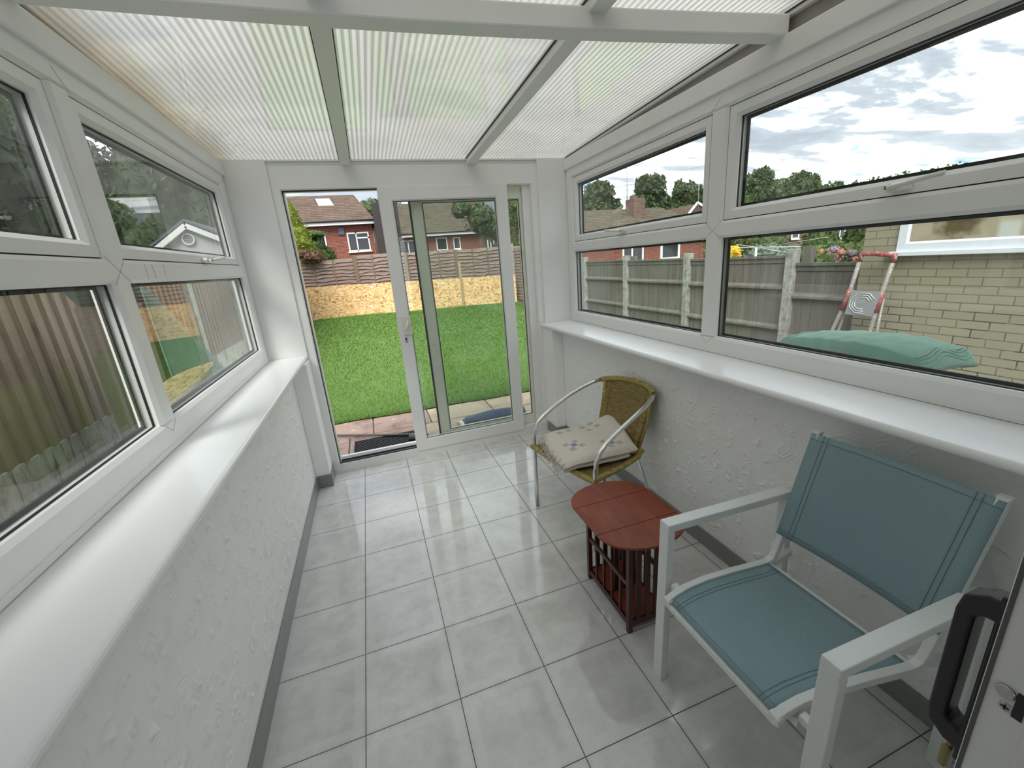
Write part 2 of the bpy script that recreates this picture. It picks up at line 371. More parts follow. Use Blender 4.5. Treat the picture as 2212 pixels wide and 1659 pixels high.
# ---------------------------------------------------------------- mesh helpers
class MB:
    def __init__(s): s.v = []; s.f = []; s.sm = []
    def add(s, vs, fs, smooth=False):
        o = len(s.v); s.v += [tuple(p) for p in vs]; s.f += [tuple(i + o for i in f) for f in fs]; s.sm += [smooth] * len(fs); return s
    def box(s, x0, x1, y0, y1, z0, z1, M=None):
        x0, x1 = sorted((x0, x1)); y0, y1 = sorted((y0, y1)); z0, z1 = sorted((z0, z1))
        vs = [Vector(p) for p in ((x0, y0, z0), (x1, y0, z0), (x1, y1, z0), (x0, y1, z0), (x0, y0, z1), (x1, y0, z1), (x1, y1, z1), (x0, y1, z1))]
        if M is not None: vs = [M @ p for p in vs]
        return s.add(vs, [(0, 3, 2, 1), (4, 5, 6, 7), (0, 1, 5, 4), (1, 2, 6, 5), (2, 3, 7, 6), (3, 0, 4, 7)])
    def bar(s, a, b, wd, th, up=(0, 0, 1)):
        """rectangular bar from a to b, wd across, th along up"""
        a = Vector(a); b = Vector(b); d = (b - a).normalized(); up = Vector(up)
        sd = d.cross(up).normalized(); u = sd.cross(d).normalized()
        vs = [p + sd * (wd / 2 * i) + u * (th / 2 * j) for p in (a, b) for i, j in ((-1, -1), (1, -1), (1, 1), (-1, 1))]
        return s.add(vs, [(0, 3, 2, 1), (4, 5, 6, 7), (0, 1, 5, 4), (1, 2, 6, 5), (2, 3, 7, 6), (3, 0, 4, 7)])
    def tube(s, pts, r, seg=10, cap=True, ry=None, closed=False):
        pts = [Vector(p) for p in pts]; n = len(pts); rings = []
        up = None
        for i, p in enumerate(pts):
            if closed: t = (pts[(i + 1) % n] - pts[i - 1]).normalized()
            else: t = (pts[min(i + 1, n - 1)] - pts[max(i - 1, 0)]).normalized()
            if up is None:
                up = Vector((0, 0, 1)) if abs(t.z) < .9 else Vector((1, 0, 0))
            sd = t.cross(up).normalized(); up = sd.cross(t).normalized()
            rr = r[i] if isinstance(r, (list, tuple)) else r; r2 = rr if ry is None else ry
            rings.append([p + sd * (rr * math.cos(2 * PI * k / seg)) + up * (r2 * math.sin(2 * PI * k / seg)) for k in range(seg)])
        vs = [q for ring in rings for q in ring]; fs = []
        for i in range(n if closed else n - 1):
            j = (i + 1) % n
            for k in range(seg):
                k2 = (k + 1) % seg; fs.append((i * seg + k, i * seg + k2, j * seg + k2, j * seg + k))
        s.add(vs, fs, True)
        if cap and not closed:
            o = len(s.v) - len(vs)
            s.f.append(tuple(o + k for k in range(seg))[::-1]); s.f.append(tuple(o + (n - 1) * seg + k for k in range(seg))); s.sm += [False, False]
        return s
    def poly(s, pts, depth):
        """polygon (list of 3D points) extruded by the vector depth"""
        n = len(pts); d = Vector(depth); a = [Vector(p) for p in pts]; b = [p + d for p in a]
        fs = [tuple(range(n))[::-1], tuple(range(n, 2 * n))] + [(i, (i + 1) % n, n + (i + 1) % n, n + i) for i in range(n)]
        return s.add(a + b, fs)
    def grid(s, P, nu, nv, smooth=True, thick=None):
        """P(u,v) -> point, u,v in 0..1"""
        vs = [P(i / nu, j / nv) for j in range(nv + 1) for i in range(nu + 1)]
        fs = [(j * (nu + 1) + i, j * (nu + 1) + i + 1, (j + 1) * (nu + 1) + i + 1, (j + 1) * (nu + 1) + i) for j in range(nv) for i in range(nu)]
        return s.add(vs, fs, smooth)
    def build(s, name, mt, parent=None, bevel=0, seg=2, recalc=True, mods=()):
        me = bpy.data.meshes.new(name); me.from_pydata([tuple(p) for p in s.v], [], s.f); me.update()
        for p, q in zip(me.polygons, s.sm): p.use_smooth = q
        if recalc:
            bm = bmesh.new(); bm.from_mesh(me); bmesh.ops.recalc_face_normals(bm, faces=bm.faces); bm.to_mesh(me); bm.free()
        me.materials.append(mt)
        o = bpy.data.objects.new(name, me); sc.collection.objects.link(o)
        if parent is not None:
            o.parent = parent; o.matrix_parent_inverse = world_of(parent).inverted()
        if bevel:
            b = o.modifiers.new('bevel', 'BEVEL'); b.width = bevel; b.segments = seg; b.limit_method = 'ANGLE'; b.angle_limit = .6
        for typ, pr in mods:
            md = o.modifiers.new(typ.lower(), typ)
            for k, v in pr.items(): setattr(md, k, v)
        return o
def world_of(o):
    return Matrix.Translation(o.location) if o.type == 'EMPTY' else Matrix.Identity(4)
def tag(o, label=None, cat=None, group=None, kind=None):
    if label: o['label'] = label
    if cat: o['category'] = cat
    if group: o['group'] = group
    if kind: o['kind'] = kind
    return o
def empty(name, loc, label, cat, group=None, kind=None):
    o = bpy.data.objects.new(name, None); sc.collection.objects.link(o); o.location = loc; o.empty_display_size = .1
    return tag(o, label, cat, group, kind)
def struct(name, mb, mt, **k):
    return tag(mb.build(name, mt, **k), kind='structure')

# ================================================================ ROOM SHELL
XL, XR = -.155, 2.222      # window faces, left and right
WL, WR = .0, 2.055         # low wall faces
SZL, SZR = .972, .985      # sill tops
YD = 2.145                 # door frame face
YB = -1.045                # house wall
struct('floor', MB().box(-.3, 2.4, -1.4, 2.16, -.14, 0), M_tiles)
import numpy as np
def artex_wall(name, xface, sgn, y0, y1, z0, z1, seed):
    """low wall whose room face carries the hand-swirled plaster relief: fans of ridges with a lump where the brush lifted"""
    rs = np.random.RandomState(seed); st_ = .004
    ny, nz = int((y1 - y0) / st_), int((z1 - z0) / st_)
    Yg, Zg = np.meshgrid(np.linspace(y0, y1, ny + 1), np.linspace(z0, z1, nz + 1)); Hh = np.zeros_like(Yg)
    def patch(cy, cz, r):
        i0, i1 = max(0, int((cy - r - y0) / st_)), min(ny, int((cy + r - y0) / st_) + 1); j0, j1 = max(0, int((cz - r - z0) / st_)), min(nz, int((cz + r - z0) / st_) + 1)
        return (slice(j0, j1 + 1), slice(i0, i1 + 1))
    yy = y0 + .03
    while yy < y1:
        zz_ = z0 + .02
        while zz_ < z1:
            cy, cz = yy + rs.uniform(-.03, .03), zz_ + rs.uniform(-.03, .03); th0 = rs.uniform(-.6, .9) + (PI / 2 if rs.rand() < .75 else -PI / 2)
            R_ = rs.uniform(.038, .062); p = patch(cy, cz, R_ + .01)
            dy, dz = Yg[p] - cy, (Zg[p] - cz) * rs.uniform(.8, 1.1); r = np.hypot(dy, dz); a = np.abs((np.arctan2(dz, dy) - th0 + PI) % (2 * PI) - PI)
            ms = np.clip((1.75 - a) / .5, 0, 1) * np.clip((R_ - r) / .012, 0, 1) * np.clip((r - .012) / .01, 0, 1)
            amp = rs.uniform(.35, 1.0) * .0021
            Hh[p] = np.maximum(Hh[p] * (1 - .6 * ms), 0) + ms * amp * (1 + np.sin(2 * PI * r / rs.uniform(.0115, .0145) + 2 * np.sin(3 * a)))
            if rs.rand() < .8:
                for _ in range(rs.randint(5, 12)):
                    by, bz = cy + rs.normal(0, .010), cz + rs.normal(-.006, .014); s1, s2 = rs.uniform(.0025, .005), rs.uniform(.004, .009); t = rs.uniform(0, PI)
                    q = patch(by, bz, .024); ey, ez = Yg[q] - by, Zg[q] - bz; e1 = ey * math.cos(t) + ez * math.sin(t); e2 = -ey * math.sin(t) + ez * math.cos(t)
                    Hh[q] += rs.uniform(.0015, .0046) * np.exp(-(e1 / s1) ** 2 / 2 - (e2 / s2) ** 2 / 2)
            zz_ += rs.uniform(.075, .10)
        yy += rs.uniform(.075, .095)
    Hh *= np.clip((Zg - z0 - .012) / .02, 0, 1)
    n1, n2 = ny + 1, nz + 1
    co = np.stack([xface + sgn * Hh, Yg, Zg], -1).reshape(-1, 3)
    idx = np.arange(n1 * n2).reshape(n2, n1)
    q = np.stack([idx[:-1, :-1], idx[:-1, 1:], idx[1:, 1:], idx[1:, :-1]], -1).reshape(-1, 4)
    if sgn < 0: q = q[:, ::-1]
    x0, x1 = sorted((xface - sgn * .0005, xface - sgn * .26)); B = MB().box(x0, x1, YB, 2.2, -.3, SZL - .03 if sgn > 0 else SZR - .03)
    o = len(co); co = np.vstack([co, np.array(B.v)]); q = np.vstack([q, np.array(B.f) + o])
    me = bpy.data.meshes.new(name); me.vertices.add(len(co)); me.vertices.foreach_set('co', co.astype(np.float32).ravel())
    me.loops.add(q.size); me.loops.foreach_set('vertex_index', q.astype(np.int32).ravel()); me.polygons.add(len(q))
    me.polygons.foreach_set('loop_start', np.arange(0, q.size, 4, dtype=np.int32)); me.polygons.foreach_set('loop_total', np.full(len(q), 4, np.int32))
    sm = np.ones(len(q), bool); sm[-6:] = False; me.polygons.foreach_set('use_smooth', sm); me.update(calc_edges=True); me.validate()
    me.materials.append(M_artex); ob_ = bpy.data.objects.new(name, me); sc.collection.objects.link(ob_); ob_['kind'] = 'structure'
artex_wall('wall_left', WL, 1, YB, 1.953, .09, SZL - .03, 4)
artex_wall('wall_right', WR, -1, YB, 1.953, .08, SZR - .03, 9)
# low piers either side of the sliding door
struct('trim_1', MB().box(WL, .100, 1.953, YD + .02, 0, SZL - .03), M_artex, bevel=.004)
struct('trim_2', MB().box(1.962, WR, 1.953, YD + .02, 0, SZR - .03), M_artex, bevel=.004)
# flat white corner boards above the sills
struct('trim_3', MB().box(XL - .07, .097, 2.13, 2.20, SZL - .04, 2.262), M_upvc, bevel=.002)
struct('trim_4', MB().box(1.981, XR + .07, 2.13, 2.20, SZR, 2.262), M_upvc, bevel=.002)
# board over the door, with its small top moulding
hb = MB().box(.097, 1.981, 2.150, 2.20, 2.137, 2.262)
hb.box(.097, 1.981, 2.138, 2.150, 2.252, 2.262).box(.097, 1.981, 2.145, 2.15, 2.236, 2.240)
struct('trim_5', hb, M_upvc)
# skirtings, following the piers
sk = MB().box(WL - .005, .009, YB, 1.945, 0, .098).box(WL, .108, 1.943, 1.953, 0, .098).box(.100, .108, 1.953, 2.14, 0, .098)
struct('baseboard_left', sk, M_skirt, bevel=.003)
sk = MB().box(2.046, WR + .005, YB, 1.945, 0, .088).box(1.954, WR, 1.943, 1.953, 0, .088).box(1.954, 1.962, 1.953, 2.14, 0, .088)
struct('baseboard_right', sk, M_skirt, bevel=.003)
# house wall behind the camera, with the doorway the picture is taken from, and the room beyond
b = MB().box(-.3, -.02, YB - .25, YB, -.14, 2.55).box(2.05, 2.4, YB - .25, YB, -.14, 2.55).box(-.02, 2.05, YB - .25, YB, 2.12, 2.55)
struct('wall_back', b, M_plaster)
b = MB().box(-1.2, -.2, -4.6, -4.5, -.14, 2.45).box(2.6, 3.2, -4.6, -4.5, -.14, 2.45).box(-.2, 2.6, -4.6, -4.5, -.14, .6).box(-.2, 2.6, -4.6, -4.5, 2.2, 2.45).box(-1.3, -1.2, -4.6, YB - .25, -.14, 2.45).box(3.2, 3.3, -4.6, YB - .25, -.14, 2.45)  # far wall out of view has a wide opening, added to let fill daylight in
b.box(-1.2, -.3, YB - .25, YB - .15, -.14, 2.45).box(2.4, 3.2, YB - .25, YB - .15, -.14, 2.45)
struct('wall_inner', b, plain('magnolia_wall', (.55, .52, .46), .8))
struct('ceiling', MB().box(-1.3, 3.3, -4.6, YB - .25, 2.4, 2.5), plain('ceiling_paint', (.7, .7, .68), .9))
struct('floor_inner', MB().box(-1.2, 3.2, -4.5, -1.4, -.14, -.01), plain('brown_carpet', (.16, .13, .10), .95))

# sills with a rounded nose
def sill(name, sgn, xf, xb, z):
    pr = []; t = .03; r = t / 2
    for k in range(9):
        a = -PI / 2 + PI * k / 8; pr.append((xf - sgn * r + sgn * r * math.cos(a), z - r + r * math.sin(a)))
    pr += [(xb, z), (xb, z - t)]
    mb = MB().poly([(x, YB, zz_) for x, zz_ in pr], (0, 2.128 - YB, 0))
    struct(name, mb, M_sill, bevel=.001)
sill('window_sill_left', 1, .091, XL - .02, SZL)
sill('window_sill_right', -1, 1.940, XR + .02, SZR)

# ---------------------------------------------------------------- windows
def ring(mb, rect, prof, mp):
    """rect (a0,a1,b0,b1); prof list of (inset, depth); mp(a,b,depth)->3D; a mitred frame"""
    a0, a1, b0, b1 = rect; n = len(prof); vs = []
    for ca, cb in ((0, 0), (1, 0), (1, 1), (0, 1)):
        for t, dd in prof:
            vs.append(mp(a0 + t if ca == 0 else a1 - t, b0 + t if cb == 0 else b1 - t, dd))
    fs = []
    for c in range(4):
        c2 = (c + 1) % 4
        for k in range(n):
            k2 = (k + 1) % n; fs.append((c * n + k, c * n + k2, c2 * n + k2, c2 * n + k))
    mb.add(vs, fs); return mb
def strip(mb, a0, a1, b0, b1, mp, c=.012, d1=.07, vert=True):
    """mullion / transom with chamfered long edges"""
    if vert:
        pr = [(a0 + c, 0), (a1 - c, 0), (a1, c), (a1, d1), (a0, d1), (a0, c)]
        p1 = [mp(a, b0, dd) for a, dd in pr]; p2 = [mp(a, b1, dd) for a, dd in pr]
    else:
        pr = [(b0 + c, 0), (b1 - c, 0), (b1, c), (b1, d1), (b0, d1), (b0, c)]
        p1 = [mp(a0, b, dd) for b, dd in pr]; p2 = [mp(a1, b, dd) for b, dd in pr]
    n = 6; vs = p1 + p2
    mb.add(vs, [tuple(range(n)), tuple(range(n, 2 * n))[::-1]] + [(i, (i + 1) % n, n + (i + 1) % n, n + i) for i in range(n)])
    return mb
def pane(parent, mp, a0, a1, b0, b1, d0, d1, mt=None, name='glass_pane'):
    vs = [mp(a, b, d_) for d_ in (d0, d1) for a, b in ((a0, b0), (a1, b0), (a1, b1), (a0, b1))]
    MB().add(vs, [(0, 1, 2, 3), (4, 5, 6, 7), (0, 1, 5, 4), (1, 2, 6, 5), (2, 3, 7, 6), (3, 0, 4, 7)]).build(name, mt or M_glass, parent)
def gasket(parent, rect, mp, dd, wd=.003):
    m_ = MB(); ring(m_, rect, [(0, dd - .003), (wd, dd - .003), (wd, dd + .003), (0, dd + .003)], mp); m_.build('gasket', M_gasket, parent)
def side_window(name, xf, sgn, mtg):
    mp = lambda a, b, dd: (xf - sgn * dd, a, b)      # depth goes outwards
    root = tag(empty(name, (xf, .54, .985), None, None), kind='structure')
    zo = .975 if sgn > 0 else .987
    fr = MB(); ring(fr, (-1.03, 2.112, .990, 2.181), [(0, 0), (.068, 0), (.080, .012), (.080, .075), (0, .075)], mp)
    fr.build('window_frame', M_upvc, root)
    ft = MB().box(xf - sgn * .01, xf + sgn * .004, YB, 2.13, zo, .9915); ft.build('frame_packer', M_upvc, root)
    strip(MB(), .502, .602, 1.07, 2.101, mp).build('mullion', M_upvc, root)
    for a0, a1 in ((.590, 2.044), (-.95, .514)):
        strip(MB(), a0, a1, 1.548, 1.625, mp, vert=False).build('transom', M_upvc, root)
    for a0, a1 in ((.602, 2.032), (-.95, .502)):
        pane(root, mp, a0, a1, 1.07, 1.548, .030, .052, mtg)
        gasket(root, (a0, a1, 1.07, 1.548), mp, .028)
        gasket(root, (a0, a1, 1.07, 1.548), mp, .055, .012)
        # opening top light
        g = .004
        s_ = MB(); ring(s_, (a0 + g, a1 - g, 1.625 + g, 2.101 - g), [(0, .012), (.034, .012), (.048, .026), (.048, .070), (0, .070)], mp)
        sash = s_.build('sash', M_upvc, root)
        gasket(root, (a0 + g - .003, a1 - g + .003, 1.625 + g - .003, 2.101 - g + .003), mp, .020, .0035)
        pane(sash, mp, a0 + .05, a1 - .05, 1.675, 2.051, .040, .062, mtg)
        gasket(sash, (a0 + .052, a1 - .052, 1.677, 2.049), mp, .037)
        gasket(sash, (a0 + .052, a1 - .052, 1.677, 2.049), mp, .064, .014)
    jl = MB(); xx_ = lambda: mp(0, 0, -.0004)[0]
    for (a0_, b0_), (a1_, b1_) in (((.490, 1.632), (.550, 1.586)), ((.550, 1.586), (.616, 1.541)), ((.502, 1.545), (.552, 1.586)), ((.602, 1.628), (.552, 1.586)), ((.502, 1.07), (.552, 1.03)), ((.602, 1.07), (.552, 1.03)), ((.602, 2.101), (.545, 2.15))):
        jl.bar((xx_(), a0_, b0_), (xx_(), a1_, b1_), .0012, .0006, (1, 0, 0))
    jl.build('weld_line', plain('grey_weld_line', (.30, .30, .29), .6), root)
    return root, mp
win_l, mpl = side_window('window_1', XL, 1, M_glass_l)
M_run = plain('white_paint_run', (.9, .9, .89), .25)
for y_, w_, z1_ in ((.735, .007, 1.556), (.795, .010, 1.560), (.885, .004, 1.558)):
    MB().poly([(XL + .0008, y_ - w_, 1.613), (XL + .0008, y_ + w_, 1.613), (XL + .0008, y_ + w_ * .5, 1.585), (XL + .0008, y_ + w_ * .6, z1_), (XL + .0008, y_ - w_ * .3, z1_), (XL + .0008, y_ - w_ * .6, 1.59)], (.0008, 0, 0)).build('paint_run', M_run, win_l)
win_r, mpr = side_window('window_2', XR, -1, M_glass)
def win_handle(parent, mp, a, z, dr, L=.12):
    """base plate, lever that swings out and to one side, black key slot"""
    b = MB(); x = mp(a, z, 0)[0]; sx_ = 1 if x < 1 else -1
    b.tube([(x - sx_ * .012, a + dr * -.02, z), (x + sx_ * .012, a + dr * -.02, z)], .013, 12)
    b.box(x - sx_ * .012, x + sx_ * .002, a - .03, a + .03, z - .013, z + .013)
    hd = b.build('window_handle', M_cap, parent, bevel=.002)
    pts = [(x + sx_ * .020, a - dr * .022, z), (x + sx_ * .030, a + dr * .0, z + .001), (x + sx_ * .040, a + dr * L * .35, z + .005), (x + sx_ * .052, a + dr * L * .75, z + .011), (x + sx_ * .056, a + dr * L, z + .014)]
    MB().tube(pts, [.010, .0125, .010, .009, .004], 12, ry=.007).build('lever', M_cap, hd)
    MB().tube([(x + sx_ * .029, a - dr * .020, z), (x + sx_ * .0315, a - dr * .021, z)], .0055, 10).build('key_slot', M_black, hd)
win_handle(win_l, mpl, 1.40, 1.640, 1, .10)
win_handle(win_r, mpr, 1.33, 1.652, 1, .12)
win_handle(win_r, mpr, -.215, 1.652, -1, .14)
# wall plates above the window frames
struct('trim_6', MB().box(XL - .08, XL + .014, YB, 2.13, 2.170, 2.255), M_upvc, bevel=.004)
struct('trim_7', MB().box(XR - .014, XR + .08, YB, 2.13, 2.170, 2.250), M_upvc, bevel=.004)

# ---------------------------------------------------------------- sliding door
door = tag(empty('door_1', (1.04, YD, 0), None, None), kind='structure')
mpd = lambda a, b, dd: (a, YD + dd, b)
fr = MB(); ring(fr, (.097, 1.981, 0.0, 2.137), [(0, 0), (.050, 0), (.057, .010), (.057, .12), (0, .12)], mpd)
# heavier threshold than head
fr.box(.15, 1.93, YD, YD + .12, .05, .073)
fr.box(1.86, 1.93, YD + .03, YD + .045, .073, 2.08)
fr.build('door_frame', M_upvc, door)
MB().box(.15, .77, YD + .05, YD + .055, .073, .088).box(.150, .158, YD + .012, YD + .03, .073, 2.08).box(.15, .77, YD + .012, YD + .03, 2.072, 2.08).box(.15, .77, YD + .012, YD + .03, .0735, .080).build('gasket', M_gasket, door)
MB().box(.152, 1.90, YD + .085, YD + .115, .073, .098).build('threshold_strip', M_sill, door)
MB().box(.158, .165, YD + .03, YD + .10, .073, 2.08).build('jamb_strip', M_cap, door)
lf = MB(); ring(lf, (.763, 1.723, .052, 2.087), [(0, -.012), (.088, -.012), (.098, 0), (.098, .035), (0, .035)], mpd)
leaf = lf.build('sliding_leaf', M_upvc, door, bevel=.0015)
pane(leaf, mpd, .860, 1.626, .149, 1.990, .005, .027)
gasket(leaf, (.860, 1.626, .149, 1.990), mpd, .002, .004)
lf = MB(); ring(lf, (.985, 1.925, .075, 2.07), [(0, .055), (.078, .055), (.090, .067), (.090, .095), (0, .095)], mpd)
leaf2 = lf.build('fixed_leaf', plain('aged_cream_upvc', (.80, .80, .70), .4), door)
pane(leaf2, mpd, 1.074, 1.836, .164, 1.981, .068, .088)
gasket(leaf2, (1.074, 1.836, .164, 1.981), mpd, .063, .004)
MB().box(.974, .986, YD + .05, YD + .08, .075, 2.07).build('leaf_seal', M_gasket, leaf2)
# handle of the sliding leaf
hp = MB().box(.795, .862, YD - .030, YD - .012, 1.030, 1.178)
hpo = hp.build('door_handle', M_cap, leaf, bevel=.007, seg=3)
MB().tube([(.838, YD - .034, 1.145), (.831, YD - .045, 1.118), (.815, YD - .050, 1.085), (.806, YD - .046, 1.072)], [.008, .010, .009, .006], 10).build('lever', plain('white_plastic', (.8, .8, .79), .3), hpo)
MB().box(.800, .816, YD - .016, YD - .012, .985, 1.028).build('lock_plate', M_cap, leaf, bevel=.002)
k_ = MB().tube([(.808, YD - .020, 1.003), (.808, YD - .012, 1.003)], .0075, 12)
k_.box(.8065, .8095, YD - .034, YD - .014, .992, .998); k_.tube([(.808 + .008 * math.sin(a), YD - .033, .985 + .009 * math.cos(a)) for a in [2 * PI * i / 10 for i in range(10)]], .0018, 6, closed=True)
k_.build('key', M_black, leaf)

# ---------------------------------------------------------------- roof
SL = .0346                                        # fall towards the sliding door
zr = lambda y, z0=2.262: z0 + SL * (2.13 - y)     # underside of the sheets
def sheet(name, x0, x1):
    mb = MB(); y0, y1 = YB - .1, 2.30
    vs = [(x, y, zr(y) + dz) for dz in (0, .016) for x, y in ((x0, y0), (x1, y0), (x1, y1), (x0, y1))]
    mb.add(vs, [(0, 1, 2, 3), (4, 5, 6, 7)])
    return mb.build(name, M_poly, roof)
roof = tag(empty('ceiling_roof', (1.03, .5, 2.3), None, None), kind='structure')
sheet('roof_sheet', -.23, .575); sheet('roof_sheet', .59, 1.452); sheet('roof_sheet', 1.465, 2.262)
def rbar(x0, x1, zb=-.038):
    mb = MB(); y0, y1 = YB, 2.128
    mb.add([(x, y, zr(y) + dz) for dz in (zb, .03) for x, y in ((x0, y0), (x1, y0), (x1, y1), (x0, y1))],
           [(0, 1, 2, 3), (4, 5, 6, 7), (0, 1, 5, 4), (1, 2, 6, 5), (2, 3, 7, 6), (3, 0, 4, 7)])
    mb.build('glazing_bar', M_upvc, roof, bevel=.003)
    g = MB()
    for xx in (x0, x1):
        g.add([(xx + dx, y, zr(y) + dz) for dz in (-.004, .001) for dx, y in ((-.005, y0), (.005, y0), (.005, y1), (-.005, y1))],
           [(0, 1, 2, 3), (4, 5, 6, 7), (0, 1, 5, 4), (1, 2, 6, 5), (2, 3, 7, 6), (3, 0, 4, 7)])
    g.build('gasket', M_gasket, roof)
rbar(.550, .615); rbar(1.424, 1.490)
rbar(2.225, 2.30, -.018); rbar(-.30, -.205, -.018)
# infill above the right and left wall plates
for xx in (2.246, -.215):
    MB().add([(xx + dx, y, z) for dx in (0, .012) for y, z in ((YB, 2.248), (2.13, 2.248), (2.13, zr(2.13)), (YB, zr(YB)))],
             [(0, 1, 2, 3), (4, 5, 6, 7), (0, 1, 5, 4), (1, 2, 6, 5), (2, 3, 7, 6), (3, 0, 4, 7)]).build('infill_strip', plain('stained_infill', (.30, .28, .25), .6, var=.3, sc_=4), roof)
# end closure above the door board
MB().box(-.3, 2.35, 2.20, 2.215, 2.24, 2.262).build('eaves_strip', M_upvc, roof)
# tie beam across the room, slightly skewed and bowed
bm_ = MB(); NB = 16; vs = []; fs = []
for i in range(NB + 1):
    t = i / NB; x = XL + (XR - XL) * t; yb = .452 + (.309 - .452) * t + .045 * 4 * t * (1 - t) * .6
    zb = 2.247 - .010 * 4 * t * (1 - t)
    for yy, zz_ in ((yb - .078, zb), (yb, zb), (yb, zb + .068), (yb - .078, zb + .068)): vs.append((x, yy, zz_))
for i in range(NB):
    for k in range(4): k2 = (k + 1) % 4; fs.append((i * 4 + k, i * 4 + k2, i * 4 + 4 + k2, i * 4 + 4 + k))
fs += [(3, 2, 1, 0), (NB * 4, NB * 4 + 1, NB * 4 + 2, NB * 4 + 3)]
bm_.add(vs, fs); struct('trim_8', bm_, M_upvc, bevel=.006)

# ---------------------------------------------------------------- inner patio door leaf at the camera's right, with its black handle
X0 = 1.2
dl = tag(empty('door_2', (X0, -1.0, 0), None, None), kind='structure')
MB().box(X0, 2.04, -1.030, -.987, .0, 2.10).build('door_leaf', M_upvc, dl, bevel=.004)
MB().box(X0 - .0015, X0 + .01, -.9935, -.9895, .02, 2.08).build('brush_seal', plain('grey_brush_pile', (.12, .12, .11), .9), dl)
MB().box(X0 - .001, X0 + .02, -1.0245, -1.016, .985, 1.020).build('latch_slot', M_black, dl)
sc_ = MB(); sc_.tube([(X0 - .004, -1.0075, 1.012), (X0 + .002, -1.0075, 1.012)], .0085, 16, ry=.0085)
sc_.build('latch_roller', M_chrome, dl, bevel=.001)
scr = MB().tube([(X0 - .0015, -1.0105, .992), (X0 + .002, -1.0105, .992)], .0055, 16)
so = scr.build('screw', M_chrome, dl)
MB().box(X0 - .0022, X0 - .0013, -1.0113, -1.0097, .9885, .9955).box(X0 - .0022, X0 - .0013, -1.014, -1.007, .9912, .9928).build('screw_slot', M_black, so)
# D shaped pull handle standing off the leaf's room side
xh0 = X0 + .006
# outer grip, built as a bent bar
def bent(pts, wd, th):
    mb = MB(); n = len(pts); vs = []
    for i, (a, b) in enumerate(pts):
        p0 = Vector(pts[max(i - 1, 0)]); p1 = Vector(pts[min(i + 1, n - 1)]); t = (p1 - p0).normalized(); nn = Vector((-t.y, t.x)) * (th[i] / 2)
        for xx in (xh0, xh0 + wd):
            vs += [(xx, a + nn.x, b + nn.y), (xx, a - nn.x, b - nn.y)]
    fs = []
    for i in range(n - 1):
        o = i * 4; q = o + 4
        fs += [(o, o + 1, q + 1, q), (o + 2, q + 2, q + 3, o + 3), (o, q, q + 2, o + 2), (o + 1, o + 3, q + 3, q + 1)]
    fs += [(0, 2, 3, 1), (4 * n - 4, 4 * n - 3, 4 * n - 1, 4 * n - 2)]
    return mb.add(vs, fs)
g_ = bent([(-.990, 1.098), (-.975, 1.097), (-.962, 1.090), (-.957, 1.075), (-.957, .915), (-.961, .902), (-.974, .893), (-.990, .890)],
          .030, [.030, .030, .026, .018, .018, .026, .030, .030])
g_.box(xh0, xh0 + .030, -.988, -.981, .86, 1.12)
hd_ = g_.build('door_handle', M_black, dl, bevel=.004, seg=3)
MB().box(X0 + .01, X0 + .02, -.978, -.968, .83, .868).build('keeper_tab', plain('tarnished_brass', (.30, .24, .12), .5, .6), hd_, bevel=.003)

# ================================================================ FURNITURE
# ---- teal sling armchair, facing the left wall; side frames lie in planes y = const
ac = empty('garden_armchair', (1.65, -.45, 0), 'white metal armchair with teal mesh seat and back, nearest to the camera', 'chair')
yl, yr_ = -.196, -.732
AW, AT = .044, .028
for yy, nm in ((yl, 1), (yr_, -1)):
    MB().bar((1.385, yy, 0), (1.397, yy, .632), AW, AT, (1, 0, 0)).build('leg', M_white_metal, ac, bevel=.003)
    MB().bar((1.383, yy, .646), (1.925, yy, .630), AW, AT).build('armrest', M_white_metal, ac, bevel=.003)
    MB().bar((1.925, yy, .632), (1.945, yy, 0), AW, .030, (1, 0, 0)).build('leg', M_white_metal, ac, bevel=.003)
